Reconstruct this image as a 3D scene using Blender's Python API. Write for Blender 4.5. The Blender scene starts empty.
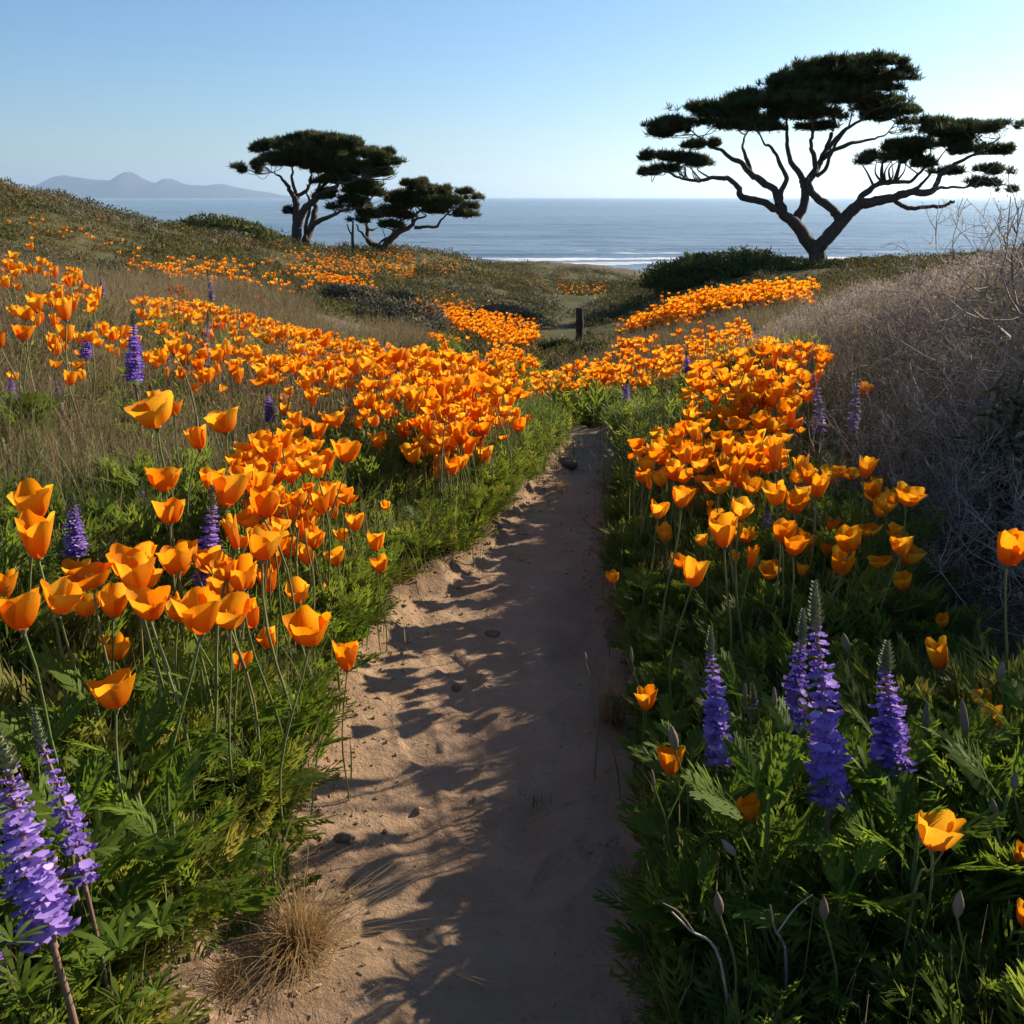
import bpy, math, random
import numpy as np
from mathutils import Vector, Matrix, Euler

R = math.radians
rng = np.random.default_rng(7)
random.seed(7)
scene = bpy.context.scene
COL = scene.collection

# ------------------------------------------------------------------ camera, sky, sun, exposure
EYE = np.array([0.0, 0.0, 1.30])
F = 1000.0
PITCH = math.atan((512 - 197) / F)
cam_d = bpy.data.cameras.new("camera")
cam_d.sensor_width = 36.0
cam_d.lens = F / 1024 * 36.0
cam_d.clip_start = 0.02
cam_d.clip_end = 200000
cam = bpy.data.objects.new("camera", cam_d)
cam.location = EYE
cam.rotation_euler = (math.pi / 2 - PITCH, 0, 0)
COL.objects.link(cam)
scene.camera = cam

SUN_EL = R(22)
SUN_AZ = R(54)            # to the right of the view axis, in front of the camera
SUN_DIR = np.array([math.sin(SUN_AZ) * math.cos(SUN_EL), math.cos(SUN_AZ) * math.cos(SUN_EL), math.sin(SUN_EL)])
world = bpy.data.worlds.new("World")
scene.world = world
world.use_nodes = True
wn = world.node_tree.nodes
wl = world.node_tree.links
sky = wn.new("ShaderNodeTexSky")
sky.sky_type = 'NISHITA'
sky.sun_disc = False
sky.sun_elevation = SUN_EL
sky.sun_rotation = SUN_AZ
sky.altitude = 20
sky.air_density = 1.0
sky.dust_density = 0.25
sky.ozone_density = 6.0
bg = wn["Background"]
bg.inputs["Strength"].default_value = 0.072
wl.new(sky.outputs[0], bg.inputs[0])

sun_d = bpy.data.lights.new("sun", 'SUN')
sun_d.energy = 4.9
sun_d.angle = R(0.5)
sun_d.color = (1.0, 0.86, 0.68)
sun = bpy.data.objects.new("sun", sun_d)
sun.rotation_euler = Vector(-SUN_DIR).to_track_quat('-Z', 'Y').to_euler()
sun.location = SUN_DIR * 50
COL.objects.link(sun)

scene.view_settings.view_transform = 'Standard'
scene.view_settings.look = 'None'
scene.view_settings.gamma = 1.0
scene.view_settings.exposure = 1.0
scene.render.engine = 'CYCLES'
cy = scene.cycles
cy.use_denoising = True
try:
    cy.denoiser = 'OPENIMAGEDENOISE'
    cy.denoising_prefilter = 'ACCURATE'
except Exception:
    pass
cy.max_bounces = 8
cy.diffuse_bounces = 3
cy.glossy_bounces = 2
cy.transmission_bounces = 4
cy.transparent_max_bounces = 4
cy.volume_bounces = 1
cy.sample_clamp_indirect = 6
cy.use_adaptive_sampling = True
cy.adaptive_threshold = 0.02

# ------------------------------------------------------------------ pixel <-> world helpers (layout only)
CP, SP = math.cos(PITCH), math.sin(PITCH)
FWD = np.array([0, CP, -SP])
UP = np.array([0, SP, CP])
RIGHT = np.array([1.0, 0, 0])


def ray(px, py):
    return FWD + RIGHT * ((px - 512) / F) + UP * ((512 - py) / F)


def at_depth(px, py, d):
    return EYE + ray(px, py) * d


def at_Y(px, py, Y):
    r = ray(px, py)
    return EYE + r * (Y / r[1])


def project(P):
    q = np.asarray(P) - EYE
    d = q @ FWD
    d = np.where(np.abs(d) < 1e-6, 1e-6, d)
    return 512 + F * (q @ RIGHT) / d, 512 - F * (q @ UP) / d, d


def in_poly(x, y, poly):
    x = np.asarray(x)
    y = np.asarray(y)
    c = np.zeros(x.shape, bool)
    n = len(poly)
    for i in range(n):
        x1, y1 = poly[i]
        x2, y2 = poly[(i + 1) % n]
        if y1 == y2:
            continue
        cond = ((y1 > y) != (y2 > y)) & (x < (x2 - x1) * (y - y1) / (y2 - y1) + x1)
        c ^= cond
    return c


# ------------------------------------------------------------------ noise
def _h(ix, iy, seed):
    n = (ix.astype(np.int64) * 374761393 + iy.astype(np.int64) * 668265263 + seed * 974634721) & 0x7fffffff
    n = ((n ^ (n >> 13)) * 1274126177) & 0x7fffffff
    n = n ^ (n >> 16)
    return (n & 0xffff) / 65535.0


def vnoise(x, y, seed=0):
    x = np.asarray(x, float)
    y = np.asarray(y, float)
    ix = np.floor(x)
    iy = np.floor(y)
    fx = x - ix
    fy = y - iy
    fx = fx * fx * fx * (fx * (fx * 6 - 15) + 10)
    fy = fy * fy * fy * (fy * (fy * 6 - 15) + 10)
    a = _h(ix, iy, seed)
    b = _h(ix + 1, iy, seed)
    c = _h(ix, iy + 1, seed)
    d = _h(ix + 1, iy + 1, seed)
    return (a + (b - a) * fx) * (1 - fy) + (c + (d - c) * fx) * fy


def fbm(x, y, seed=0, octv=4, gain=0.5):
    s = 0
    a = 1
    t = 0
    for o in range(octv):
        s = s + a * (vnoise(x, y, seed + o * 17) - 0.5)
        t += a
        a *= gain
        x = x * 2.03 + 11.7
        y = y * 2.03 + 5.3
    return s / t * 2


def sstep(a, b, x):
    t = np.clip((x - a) / (b - a), 0, 1)
    return t * t * (3 - 2 * t)


# ------------------------------------------------------------------ terrain
SEA_Z = -24.0
PY_ = np.array([-3, 0.5, 1.37, 1.78, 2.43, 3.14, 3.56, 4.0, 4.64, 5.47, 6.4, 7.5, 9.5, 13, 22, 40])
PX_ = np.array([-.30, -.20, -.13, -.08, -.05, -.01, .10, .17, .31, .46, .38, -.10, -.75, -.6, .9, 2.4])
PW_ = np.array([.40, .40, .39, .36, .42, .36, .27, .24, .19, .13, .20, .20, .25, .3, .6, .5])


def path_c(y):
    return np.interp(y, PY_, PX_)


def path_w(y):
    return np.interp(y, PY_, PW_)


def CPx(px, py, Y, dz=0):
    p = at_Y(px, py, Y)
    return (p[0], p[1], p[2] + dz)


ctrl = [
    (-.3, -3, .05), (-3, -3, .6), (3, -3, .5), (0, -12, .5), (-10, -10, 2), (10, -10, 2),
    # path
    (-.2, .5, 0), (-.13, 1.37, 0), (-.05, 2.4, 0), (-.04, 3.1, 0), (.15, 4.0, 0), (.3, 4.6, 0), (.46, 5.5, -.01),
    (.5, 6.4, -.12), (.45, 7.5, -.42), (.6, 9.5, -.95),
    # left bank
    (-.62, 1.2, .10), (-1.0, 1.5, .24), (-1.2, 2.2, .32), (-.9, 3.0, .16), (-1.6, 3.0, .46), (-2.2, 3.0, .62),
    (-1.0, 4.2, .12), (-2.0, 4.2, .36), (-3.2, 4.5, .62), (-.5, 5.3, .03), (-1.75, 5.3, .12), (-3.4, 7.0, .45), (-6, 7, .75),
    (-1.0, 7.2, -.20), (-2.6, 10, -.28), (-.8, 10, -.80), (-4.5, 10.5, .05), (-9, 12, .5),
    # right bank
    (.62, 1.3, .02), (1.2, 1.5, .10), (.9, 2.4, .03), (1.6, 2.5, .22), (2.4, 2.6, .50), (.9, 3.7, .03), (1.5, 3.8, .18), (2.4, 4.4, .46),
    (3.6, 5, .70), (1.3, 6.2, -.05), (2.6, 7.5, .16), (1.4, 8.2, -.40), (4.5, 8.5, .35), (3.6, 12.5, -.42), (7, 10, .5), (6, 16, -.2),
    # dell beyond the near field and the far hill on the left
    CPx(330, 326, 14.5), CPx(200, 300, 15), CPx(80, 285, 16), CPx(0, 262, 17), CPx(-150, 250, 18),
    CPx(400, 318, 21), CPx(300, 285, 26), CPx(150, 262, 26), CPx(0, 226, 27), CPx(-200, 200, 28),
    CPx(0, 187, 45), CPx(60, 201, 45), CPx(110, 218, 47), CPx(200, 236, 52), CPx(-150, 170, 45), CPx(-400, 165, 45),
    CPx(300, 249, 62), CPx(375, 252, 64), CPx(430, 258, 66), CPx(480, 264, 72), CPx(250, 243, 58), CPx(380, 285, 40),
    CPx(460, 300, 36), CPx(520, 335, 24), CPx(470, 350, 17), CPx(560, 352, 21), CPx(580, 325, 32), CPx(560, 300, 50), CPx(520, 285, 70),
    CPx(600, 292, 85), CPx(560, 277, 130), CPx(480, 270, 120), CPx(640, 283, 120),
    # right hill under the tree
    CPx(690, 315, 20), CPx(740, 300, 24), CPx(700, 283, 33), CPx(740, 276, 36), CPx(817, 270, 37), CPx(870, 268, 36), CPx(930, 262, 34),
    CPx(1050, 256, 34), CPx(1250, 250, 34), CPx(660, 300, 40), CPx(800, 290, 24), CPx(900, 272, 24), CPx(660, 288, 60), CPx(680, 290, 75),
    # down to the shore
    (-60, 110, -14), (-30, 115, -16), (-100, 80, -4), (-140, 140, -24), (-60, 190, -26), (-20, 210, -23),
    CPx(470, 268, 240), CPx(540, 265.5, 262), CPx(590, 266, 258), CPx(625, 270, 262), CPx(655, 273, 270), CPx(690, 277, 255),
    (20, 75, -8.5), (40, 75, -9), (70, 70, -9), (40, 120, -18), (80, 120, -20), (120, 100, -18), (60, 190, -25), (130, 190, -27),
    (-30, 320, -31), (10, 320, -31), (60, 320, -32), (-140, 320, -34), (170, 320, -34), (0, 450, -40), (-200, 420, -44), (250, 420, -44),
    (0, 700, -50), (-400, 650, -50), (400, 650, -50),
]
ctrl = np.array(ctrl, float)


def feat(x, y):
    yy = y + 2.5
    r = np.hypot(x, yy)
    th = np.clip(np.arctan2(x, yy), -1.9, 1.9)
    lr = np.log(r + 0.6)
    return np.stack([th * 1.9, lr * 1.25], -1)


_cf = feat(ctrl[:, 0], ctrl[:, 1])
_C = 0.12


def _phi(a, b):
    d2 = ((a[..., None, :] - b) ** 2).sum(-1)
    return np.sqrt(d2 + _C * _C)


def _w(x, y):
    # heights are divided by distance so that far control points do not ring near ones
    return 0.35 + np.hypot(x, y + 2.5) * 0.06


_n = len(ctrl)
_A = np.zeros((_n + 1, _n + 1))
_A[:_n, :_n] = _phi(_cf, _cf) - np.eye(_n) * 0.002
_A[:_n, _n] = 1
_A[_n, :_n] = 1
_sol = np.linalg.solve(_A, np.concatenate([ctrl[:, 2] / _w(ctrl[:, 0], ctrl[:, 1]), [0]]))


def base_h(x, y):
    x = np.asarray(x, float)
    y = np.asarray(y, float)
    shp = x.shape
    fx = feat(x.ravel(), y.ravel())
    out = np.empty(len(fx))
    for i in range(0, len(fx), 20000):
        out[i:i + 20000] = _phi(fx[i:i + 20000], _cf) @ _sol[:_n] + _sol[_n]
    return (out.reshape(shp)) * _w(x, y)


def path_mask(x, y):
    """1 on the bare trodden sand, 0 in the vegetation; the edge wanders"""
    w = path_w(y) + 0.07 * fbm(x * 3.1, y * 3.1, 5, 3) + 0.03 * fbm(x * 14, y * 14, 6, 2)
    d = np.abs(x - path_c(y))
    return (1 - sstep(w - 0.05, w + 0.06, d)) * (1 - sstep(10, 14, y))


def height(x, y):
    x = np.asarray(x, float)
    y = np.asarray(y, float)
    h = base_h(x, y)
    r = np.hypot(x, y)
    m = path_mask(x, y)
    far = sstep(12, 30, r)
    h = h + (1 - m) * (1 - far) * (0.05 * fbm(x * 1.3, y * 1.3, 1, 3) + 0.018 * fbm(x * 9, y * 9, 2, 3))
    h = h - m * 0.035 + m * (0.022 * fbm(x * 2.6, y * 2.2, 3, 2) + 0.012 * fbm(x * 9, y * 8, 9, 3))
    # old footprints
    near = (r < 7)
    if np.any(near):
        fr = np.random.default_rng(17)
        for _ in range(46):
            fy = fr.uniform(1.2, 5.6)
            fx = path_c(fy) + fr.uniform(-.7, .7) * path_w(fy)
            a_ = fr.normal(0, .3)
            dp = fr.uniform(.003, .009)
            dx, dy = x - fx, y - fy
            u_ = dx * math.cos(a_) + dy * math.sin(a_)
            v_ = -dx * math.sin(a_) + dy * math.cos(a_)
            e_ = np.sqrt((u_ / .05) ** 2 + (v_ / .13) ** 2)
            h = h - dp * m * ((1 - sstep(.65, 1.05, e_)) - .45 * np.exp(-((e_ - 1.15) / .16) ** 2))
    # crumbly shoulder of the path
    w = path_w(y)
    d = np.abs(x - path_c(y))
    sh = np.exp(-((d - w - 0.03) / 0.09) ** 2) * (1 - sstep(7, 10, r))
    h = h + sh * (0.01 + 0.03 * fbm(x * 11, y * 11, 12, 3))
    h = h + far * np.clip(r / 60, 0, 1.6) * (0.35 * fbm(x * .22, y * .22, 4, 4) + 0.10 * fbm(x * 1.1, y * 1.1, 8, 3))
    return h


# ------------------------------------------------------------------ materials
def new_mat(name):
    m = bpy.data.materials.new(name)
    m.use_nodes = True
    m.node_tree.nodes.clear()
    return m, m.node_tree.nodes, m.node_tree.links


def ramp(N, L, fac, stops, interp='LINEAR'):
    r = N.new("ShaderNodeValToRGB")
    r.color_ramp.interpolation = interp
    els = r.color_ramp.elements
    while len(els) < len(stops):
        els.new(0.5)
    for e, (p, c) in zip(els, stops):
        e.position = p
        e.color = (*c, 1)
    if fac is not None:
        L.new(fac, r.inputs[0])
    return r.outputs[0]


def math_(N, L, op, a, b=None, c=None):
    n = N.new("ShaderNodeMath")
    n.operation = op
    for i, v in enumerate((a, b, c)):
        if v is None:
            continue
        if isinstance(v, (int, float)):
            n.inputs[i].default_value = v
        else:
            L.new(v, n.inputs[i])
    return n.outputs[0]


def mixc(N, L, fac, a, b, mode='MIX'):
    n = N.new("ShaderNodeMix")
    n.data_type = 'RGBA'
    n.blend_type = mode
    for i, v in ((0, fac), (6, a), (7, b)):
        if isinstance(v, (int, float)):
            n.inputs[i].default_value = v
        elif isinstance(v, tuple):
            n.inputs[i].default_value = (*v, 1)
        else:
            L.new(v, n.inputs[i])
    return n.outputs[2]


def noise_(N, L, scale, detail=3, vec=None, rough=0.55):
    n = N.new("ShaderNodeTexNoise")
    n.inputs["Scale"].default_value = scale
    n.inputs["Detail"].default_value = detail
    n.inputs["Roughness"].default_value = rough
    if vec is not None:
        L.new(vec, n.inputs["Vector"])
    return n.outputs["Fac"]


def attr_(N, name):
    a = N.new("ShaderNodeAttribute")
    a.attribute_name = name
    return a.outputs["Fac"]


def rnd_(N, L):
    oi = N.new("ShaderNodeObjectInfo")
    return math_(N, L, 'FRACT', math_(N, L, 'ADD', attr_(N, "rnd"), oi.outputs["Random"]))


def plant_mat(name, tip_stops, base=None, trans=0.35, rough=0.5, spec=0.25, tcol=None, tpos=(0.0, 0.6), veins=False):
    """thin plant matter: diffuse + translucent; colour varies per plant ('rnd') and from base to tip ('t')"""
    m, N, L = new_mat(name)
    out = N.new("ShaderNodeOutputMaterial")
    col = ramp(N, L, rnd_(N, L), tip_stops)
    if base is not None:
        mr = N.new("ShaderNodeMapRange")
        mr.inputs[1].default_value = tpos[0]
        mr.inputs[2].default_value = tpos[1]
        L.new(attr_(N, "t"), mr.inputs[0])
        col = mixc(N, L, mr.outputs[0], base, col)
    nrm = None
    if veins:                                   # fine creases that fan out from the foot of each petal
        tc = N.new("ShaderNodeTexCoord")
        sx = N.new("ShaderNodeSeparateXYZ")
        L.new(tc.outputs["Object"], sx.inputs[0])
        ang = math_(N, L, 'ARCTAN2', sx.outputs[1], sx.outputs[0])
        cb = N.new("ShaderNodeCombineXYZ")
        L.new(math_(N, L, 'MULTIPLY', ang, 9.0), cb.inputs[0])
        L.new(math_(N, L, 'MULTIPLY', attr_(N, "t"), 1.6), cb.inputs[1])
        vn = noise_(N, L, 2.6, 5, cb.outputs[0], .7)
        col = mixc(N, L, 1.0, col, ramp(N, L, vn, [(.32, (.86, .74, .6)), (.6, (1, 1, 1))]), 'MULTIPLY')
        bp = N.new("ShaderNodeBump")
        bp.inputs["Strength"].default_value = .55
        bp.inputs["Distance"].default_value = .003
        L.new(vn, bp.inputs["Height"])
        nrm = bp.outputs[0]
    p = N.new("ShaderNodeBsdfPrincipled")
    L.new(col, p.inputs["Base Color"])
    if nrm is not None:
        L.new(nrm, p.inputs["Normal"])
    p.inputs["Roughness"].default_value = rough
    p.inputs["Specular IOR Level"].default_value = spec
    if trans > 0:
        tr = N.new("ShaderNodeBsdfTranslucent")
        if tcol is not None:
            L.new(mixc(N, L, 1.0, col, tcol, 'MULTIPLY'), tr.inputs[0])
        else:
            L.new(col, tr.inputs[0])
        mx = N.new("ShaderNodeMixShader")
        mx.inputs[0].default_value = trans
        L.new(p.outputs[0], mx.inputs[1])
        L.new(tr.outputs[0], mx.inputs[2])
        L.new(mx.outputs[0], out.inputs[0])
    else:
        L.new(p.outputs[0], out.inputs[0])
    return m


M = {}
M['petal'] = plant_mat("poppy_petal", [(0, (.92, .25, .004)), (.35, (.95, .34, .006)), (.7, (.97, .43, .014)), (1, (.98, .52, .03))],
                       base=(.86, .15, .003), trans=0.58, rough=.6, spec=.12, tpos=(.05, .75), veins=True)
M['petal_far'] = M['petal']
M['stem'] = plant_mat("green_stem", [(0, (.16, .20, .06)), (.5, (.20, .25, .08)), (1, (.24, .22, .09))], trans=0.15)
M['stamen'] = plant_mat("stamens", [(0, (.8, .36, .02)), (1, (.85, .45, .03))], trans=0.2)
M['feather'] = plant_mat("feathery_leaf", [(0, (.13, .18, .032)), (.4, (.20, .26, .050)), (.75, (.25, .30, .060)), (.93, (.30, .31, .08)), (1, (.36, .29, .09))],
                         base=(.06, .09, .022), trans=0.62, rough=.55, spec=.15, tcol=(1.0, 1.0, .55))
M['leafy'] = plant_mat("broad_leaf", [(0, (.11, .18, .026)), (.5, (.15, .235, .034)), (1, (.20, .28, .045))],
                       trans=0.58, rough=.6, spec=.10, tcol=(1.0, 1.0, .5))
M['grass'] = plant_mat("grass_blade", [(0, (.07, .11, .03)), (.45, (.11, .15, .045)), (.75, (.19, .18, .075)), (1, (.30, .24, .12))], trans=0.40, rough=.7, spec=.05)
M['dry'] = plant_mat("dry_grass", [(0, (.15, .115, .085)), (.3, (.26, .19, .12)), (.55, (.36, .285, .17)), (.75, (.22, .20, .085)), (.9, (.28, .17, .12)), (1, (.16, .18, .06))],
                     base=(.13, .10, .065), trans=0.3, tpos=(0, .5), rough=.8, spec=.04)
M['straw'] = plant_mat("straw", [(0, (.34, .22, .09)), (.5, (.42, .28, .12)), (1, (.50, .36, .17))], base=(.20, .12, .05), trans=0.3, tpos=(0, .5))
M['twig'] = plant_mat("dry_twig", [(0, (.22, .18, .14)), (.5, (.40, .33, .265)), (1, (.58, .50, .41))], trans=0.15, rough=.8, spec=.1)
M['fuzz'] = plant_mat("seed_fuzz", [(0, (.34, .28, .215)), (.5, (.48, .40, .32)), (1, (.40, .34, .32))], trans=0.45, rough=.8, spec=.1)
M['lupine'] = plant_mat("lupine_blossom", [(0, (.20, .105, .48)), (.4, (.31, .19, .62)), (.75, (.44, .30, .72)), (1, (.64, .52, .82))],
                        trans=0.38, rough=.55, spec=.15)
M['lupine_pale'] = plant_mat("faded_lupine_blossom", [(0, (.26, .21, .38)), (.5, (.34, .28, .46)), (1, (.40, .34, .46))], trans=0.3, rough=.6, spec=.1)
M['lupine_bud'] = plant_mat("lupine_bud", [(0, (.15, .17, .085)), (1, (.21, .22, .12))], trans=0.1, rough=.75, spec=.1)
M['lupine_stem'] = plant_mat("lupine_stem", [(0, (.21, .12, .10)), (1, (.26, .17, .11))], trans=0.05)
M['pod'] = plant_mat("seed_pod", [(0, (.20, .13, .085)), (1, (.30, .21, .14))], trans=0.15, rough=.7)
M['scrub'] = plant_mat("coastal_scrub", [(0, (.075, .075, .024)), (.3, (.12, .108, .036)), (.6, (.17, .135, .050)), (.85, (.21, .145, .060)), (1, (.28, .13, .035))],
                       trans=0.25, rough=.7, spec=.1)
M['scrub_grey'] = plant_mat("grey_scrub", [(0, (.085, .085, .045)), (.5, (.14, .13, .08)), (1, (.20, .175, .12))], trans=0.2, rough=.7, spec=.1)
M['scrub_green'] = plant_mat("green_scrub", [(0, (.045, .062, .014)), (.5, (.075, .095, .02)), (1, (.12, .13, .028))], trans=0.25, rough=.6, spec=.15)
M['cypress'] = plant_mat("cypress_needles", [(0, (.035, .050, .014)), (.5, (.060, .076, .022)), (.85, (.09, .096, .030)), (1, (.13, .095, .04))], trans=0.38, rough=.6, spec=.2)
M['litter'] = plant_mat("leaf_litter", [(0, (.14, .09, .055)), (.5, (.26, .18, .12)), (1, (.40, .31, .23))], trans=0.0, rough=.8)
M['orange_scrub'] = plant_mat("orange_bush", [(0, (.55, .13, .01)), (.5, (.72, .20, .01)), (.8, (.20, .13, .03)), (1, (.30, .12, .03))], trans=0.35, rough=.6)


def bark_mat():
    m, N, L = new_mat("bark")
    out = N.new("ShaderNodeOutputMaterial")
    p = N.new("ShaderNodeBsdfPrincipled")
    g = N.new("ShaderNodeTexCoord")
    mp = N.new("ShaderNodeMapping")
    mp.inputs["Scale"].default_value = (5, 5, 1.2)
    L.new(g.outputs["Object"], mp.inputs[0])
    n = noise_(N, L, 3.0, 6, mp.outputs[0], .65)
    L.new(ramp(N, L, n, [(.3, (.045, .030, .022)), (.55, (.085, .058, .042)), (.75, (.14, .10, .075))]), p.inputs["Base Color"])
    p.inputs["Roughness"].default_value = .9
    b = N.new("ShaderNodeBump")
    b.inputs["Strength"].default_value = .9
    b.inputs["Distance"].default_value = .06
    L.new(n, b.inputs["Height"])
    L.new(b.outputs[0], p.inputs["Normal"])
    L.new(p.outputs[0], out.inputs[0])
    return m


M['bark'] = bark_mat()


def ground_mat():
    m, N, L = new_mat("dune_soil")
    out = N.new("ShaderNodeOutputMaterial")
    p = N.new("ShaderNodeBsdfPrincipled")
    g = N.new("ShaderNodeTexCoord")
    v = g.outputs["Object"]
    fine = noise_(N, L, 55, 8, v, .7)
    mid = noise_(N, L, 6, 6, v, .6)
    big = noise_(N, L, .35, 5, v, .6)
    grit = noise_(N, L, 260, 3, v, .7)
    sand = ramp(N, L, mid, [(.25, (.275, .180, .108)), (.5, (.355, .238, .145)), (.75, (.41, .285, .18))])
    sand = mixc(N, L, math_(N, L, 'MULTIPLY', math_(N, L, 'GREATER_THAN', fine, .60), .45), sand, (.21, .125, .07))
    sand = mixc(N, L, math_(N, L, 'MULTIPLY', math_(N, L, 'GREATER_THAN', grit, .64), .35), sand, (.60, .45, .31))
    soil = ramp(N, L, fine, [(.3, (.085, .055, .033)), (.55, (.16, .105, .062)), (.75, (.25, .175, .11))])
    hill = ramp(N, L, noise_(N, L, 1.3, 8, v, .7), [(.28, (.055, .050, .020)), (.5, (.095, .082, .032)), (.72, (.15, .12, .055))])
    hill = mixc(N, L, ramp(N, L, big, [(.45, (0, 0, 0)), (.6, (1, 1, 1))]), hill, (.075, .082, .026))
    col = mixc(N, L, attr_(N, "hill"), soil, hill)
    col = mixc(N, L, attr_(N, "path"), col, sand)
    col = mixc(N, L, attr_(N, "bare"), col, ramp(N, L, mid, [(.3, (.11, .085, .06)), (.7, (.20, .155, .105))]))
    L.new(col, p.inputs["Base Color"])
    p.inputs["Roughness"].default_value = .95
    p.inputs["Specular IOR Level"].default_value = .1
    hgt = math_(N, L, 'ADD', math_(N, L, 'MULTIPLY', fine, .012), math_(N, L, 'MULTIPLY', grit, .003))
    hgt = math_(N, L, 'ADD', hgt, math_(N, L, 'MULTIPLY', noise_(N, L, 17, 5, v, .6), .022))
    b = N.new("ShaderNodeBump")
    b.inputs["Strength"].default_value = .8
    b.inputs["Distance"].default_value = 1.0
    L.new(hgt, b.inputs["Height"])
    L.new(b.outputs[0], p.inputs["Normal"])
    L.new(p.outputs[0], out.inputs[0])
    return m


def sea_mat():
    m, N, L = new_mat("sea_water")
    out = N.new("ShaderNodeOutputMaterial")
    p = N.new("ShaderNodeBsdfPrincipled")
    g = N.new("ShaderNodeTexCoord")
    v = g.outputs["Object"]

    def stretched(sx, sy, scale, detail, rough=.6):
        mp = N.new("ShaderNodeMapping")
        mp.inputs["Scale"].default_value = (sx, sy, 1)
        L.new(v, mp.inputs[0])
        return noise_(N, L, scale, detail, mp.outputs[0], rough)

    wave = stretched(.35, 1, .05, 8, .68)
    chop = stretched(.6, 1, .35, 5, .6)
    streak = stretched(.18, 1, .012, 5, .6)
    foam_n = stretched(.22, 1, .06, 7, .7)
    foam = math_(N, L, 'ADD', math_(N, L, 'MULTIPLY', attr_(N, "foam"), .62), math_(N, L, 'MULTIPLY', foam_n, .62))
    foam = ramp(N, L, foam, [(.60, (0, 0, 0)), (.72, (1, 1, 1))])
    water = ramp(N, L, streak, [(.3, (.14, .21, .25)), (.7, (.24, .31, .345))])
    L.new(mixc(N, L, foam, water, (.80, .82, .83)), p.inputs["Base Color"])
    L.new(math_(N, L, 'ADD', math_(N, L, 'MULTIPLY', foam, .5), .27), p.inputs["Roughness"])
    p.inputs["IOR"].default_value = 1.33
    b = N.new("ShaderNodeBump")
    b.inputs["Strength"].default_value = 1.0
    b.inputs["Distance"].default_value = 1.0
    hh = math_(N, L, 'ADD', math_(N, L, 'MULTIPLY', wave, 3.2), math_(N, L, 'MULTIPLY', chop, .35))
    L.new(hh, b.inputs["Height"])
    L.new(b.outputs[0], p.inputs["Normal"])
    L.new(p.outputs[0], out.inputs[0])
    return m


def simple_mat(name, stops, scale=8, rough=.9, bump=.3):
    m, N, L = new_mat(name)
    out = N.new("ShaderNodeOutputMaterial")
    p = N.new("ShaderNodeBsdfPrincipled")
    g = N.new("ShaderNodeTexCoord")
    n = noise_(N, L, scale, 6, g.outputs["Object"], .65)
    L.new(ramp(N, L, n, stops), p.inputs["Base Color"])
    p.inputs["Roughness"].default_value = rough
    p.inputs["Specular IOR Level"].default_value = .15
    b = N.new("ShaderNodeBump")
    b.inputs["Strength"].default_value = bump
    b.inputs["Distance"].default_value = .5 / scale
    L.new(n, b.inputs["Height"])
    L.new(b.outputs[0], p.inputs["Normal"])
    L.new(p.outputs[0], out.inputs[0])
    return m


M['ground'] = ground_mat()
M['sea'] = sea_mat()
M['rock'] = simple_mat("island_rock", [(.3, (.03, .035, .04)), (.7, (.07, .07, .065))], scale=.004, bump=.1)
M['stone'] = simple_mat("stone", [(.3, (.12, .08, .055)), (.7, (.27, .19, .13))], scale=30)
M['clod'] = simple_mat("sand_clod", [(.3, (.33, .215, .115)), (.7, (.46, .31, .18))], scale=30)
M['post'] = simple_mat("weathered_post", [(.3, (.035, .025, .02)), (.7, (.08, .06, .045))], scale=6)


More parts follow.
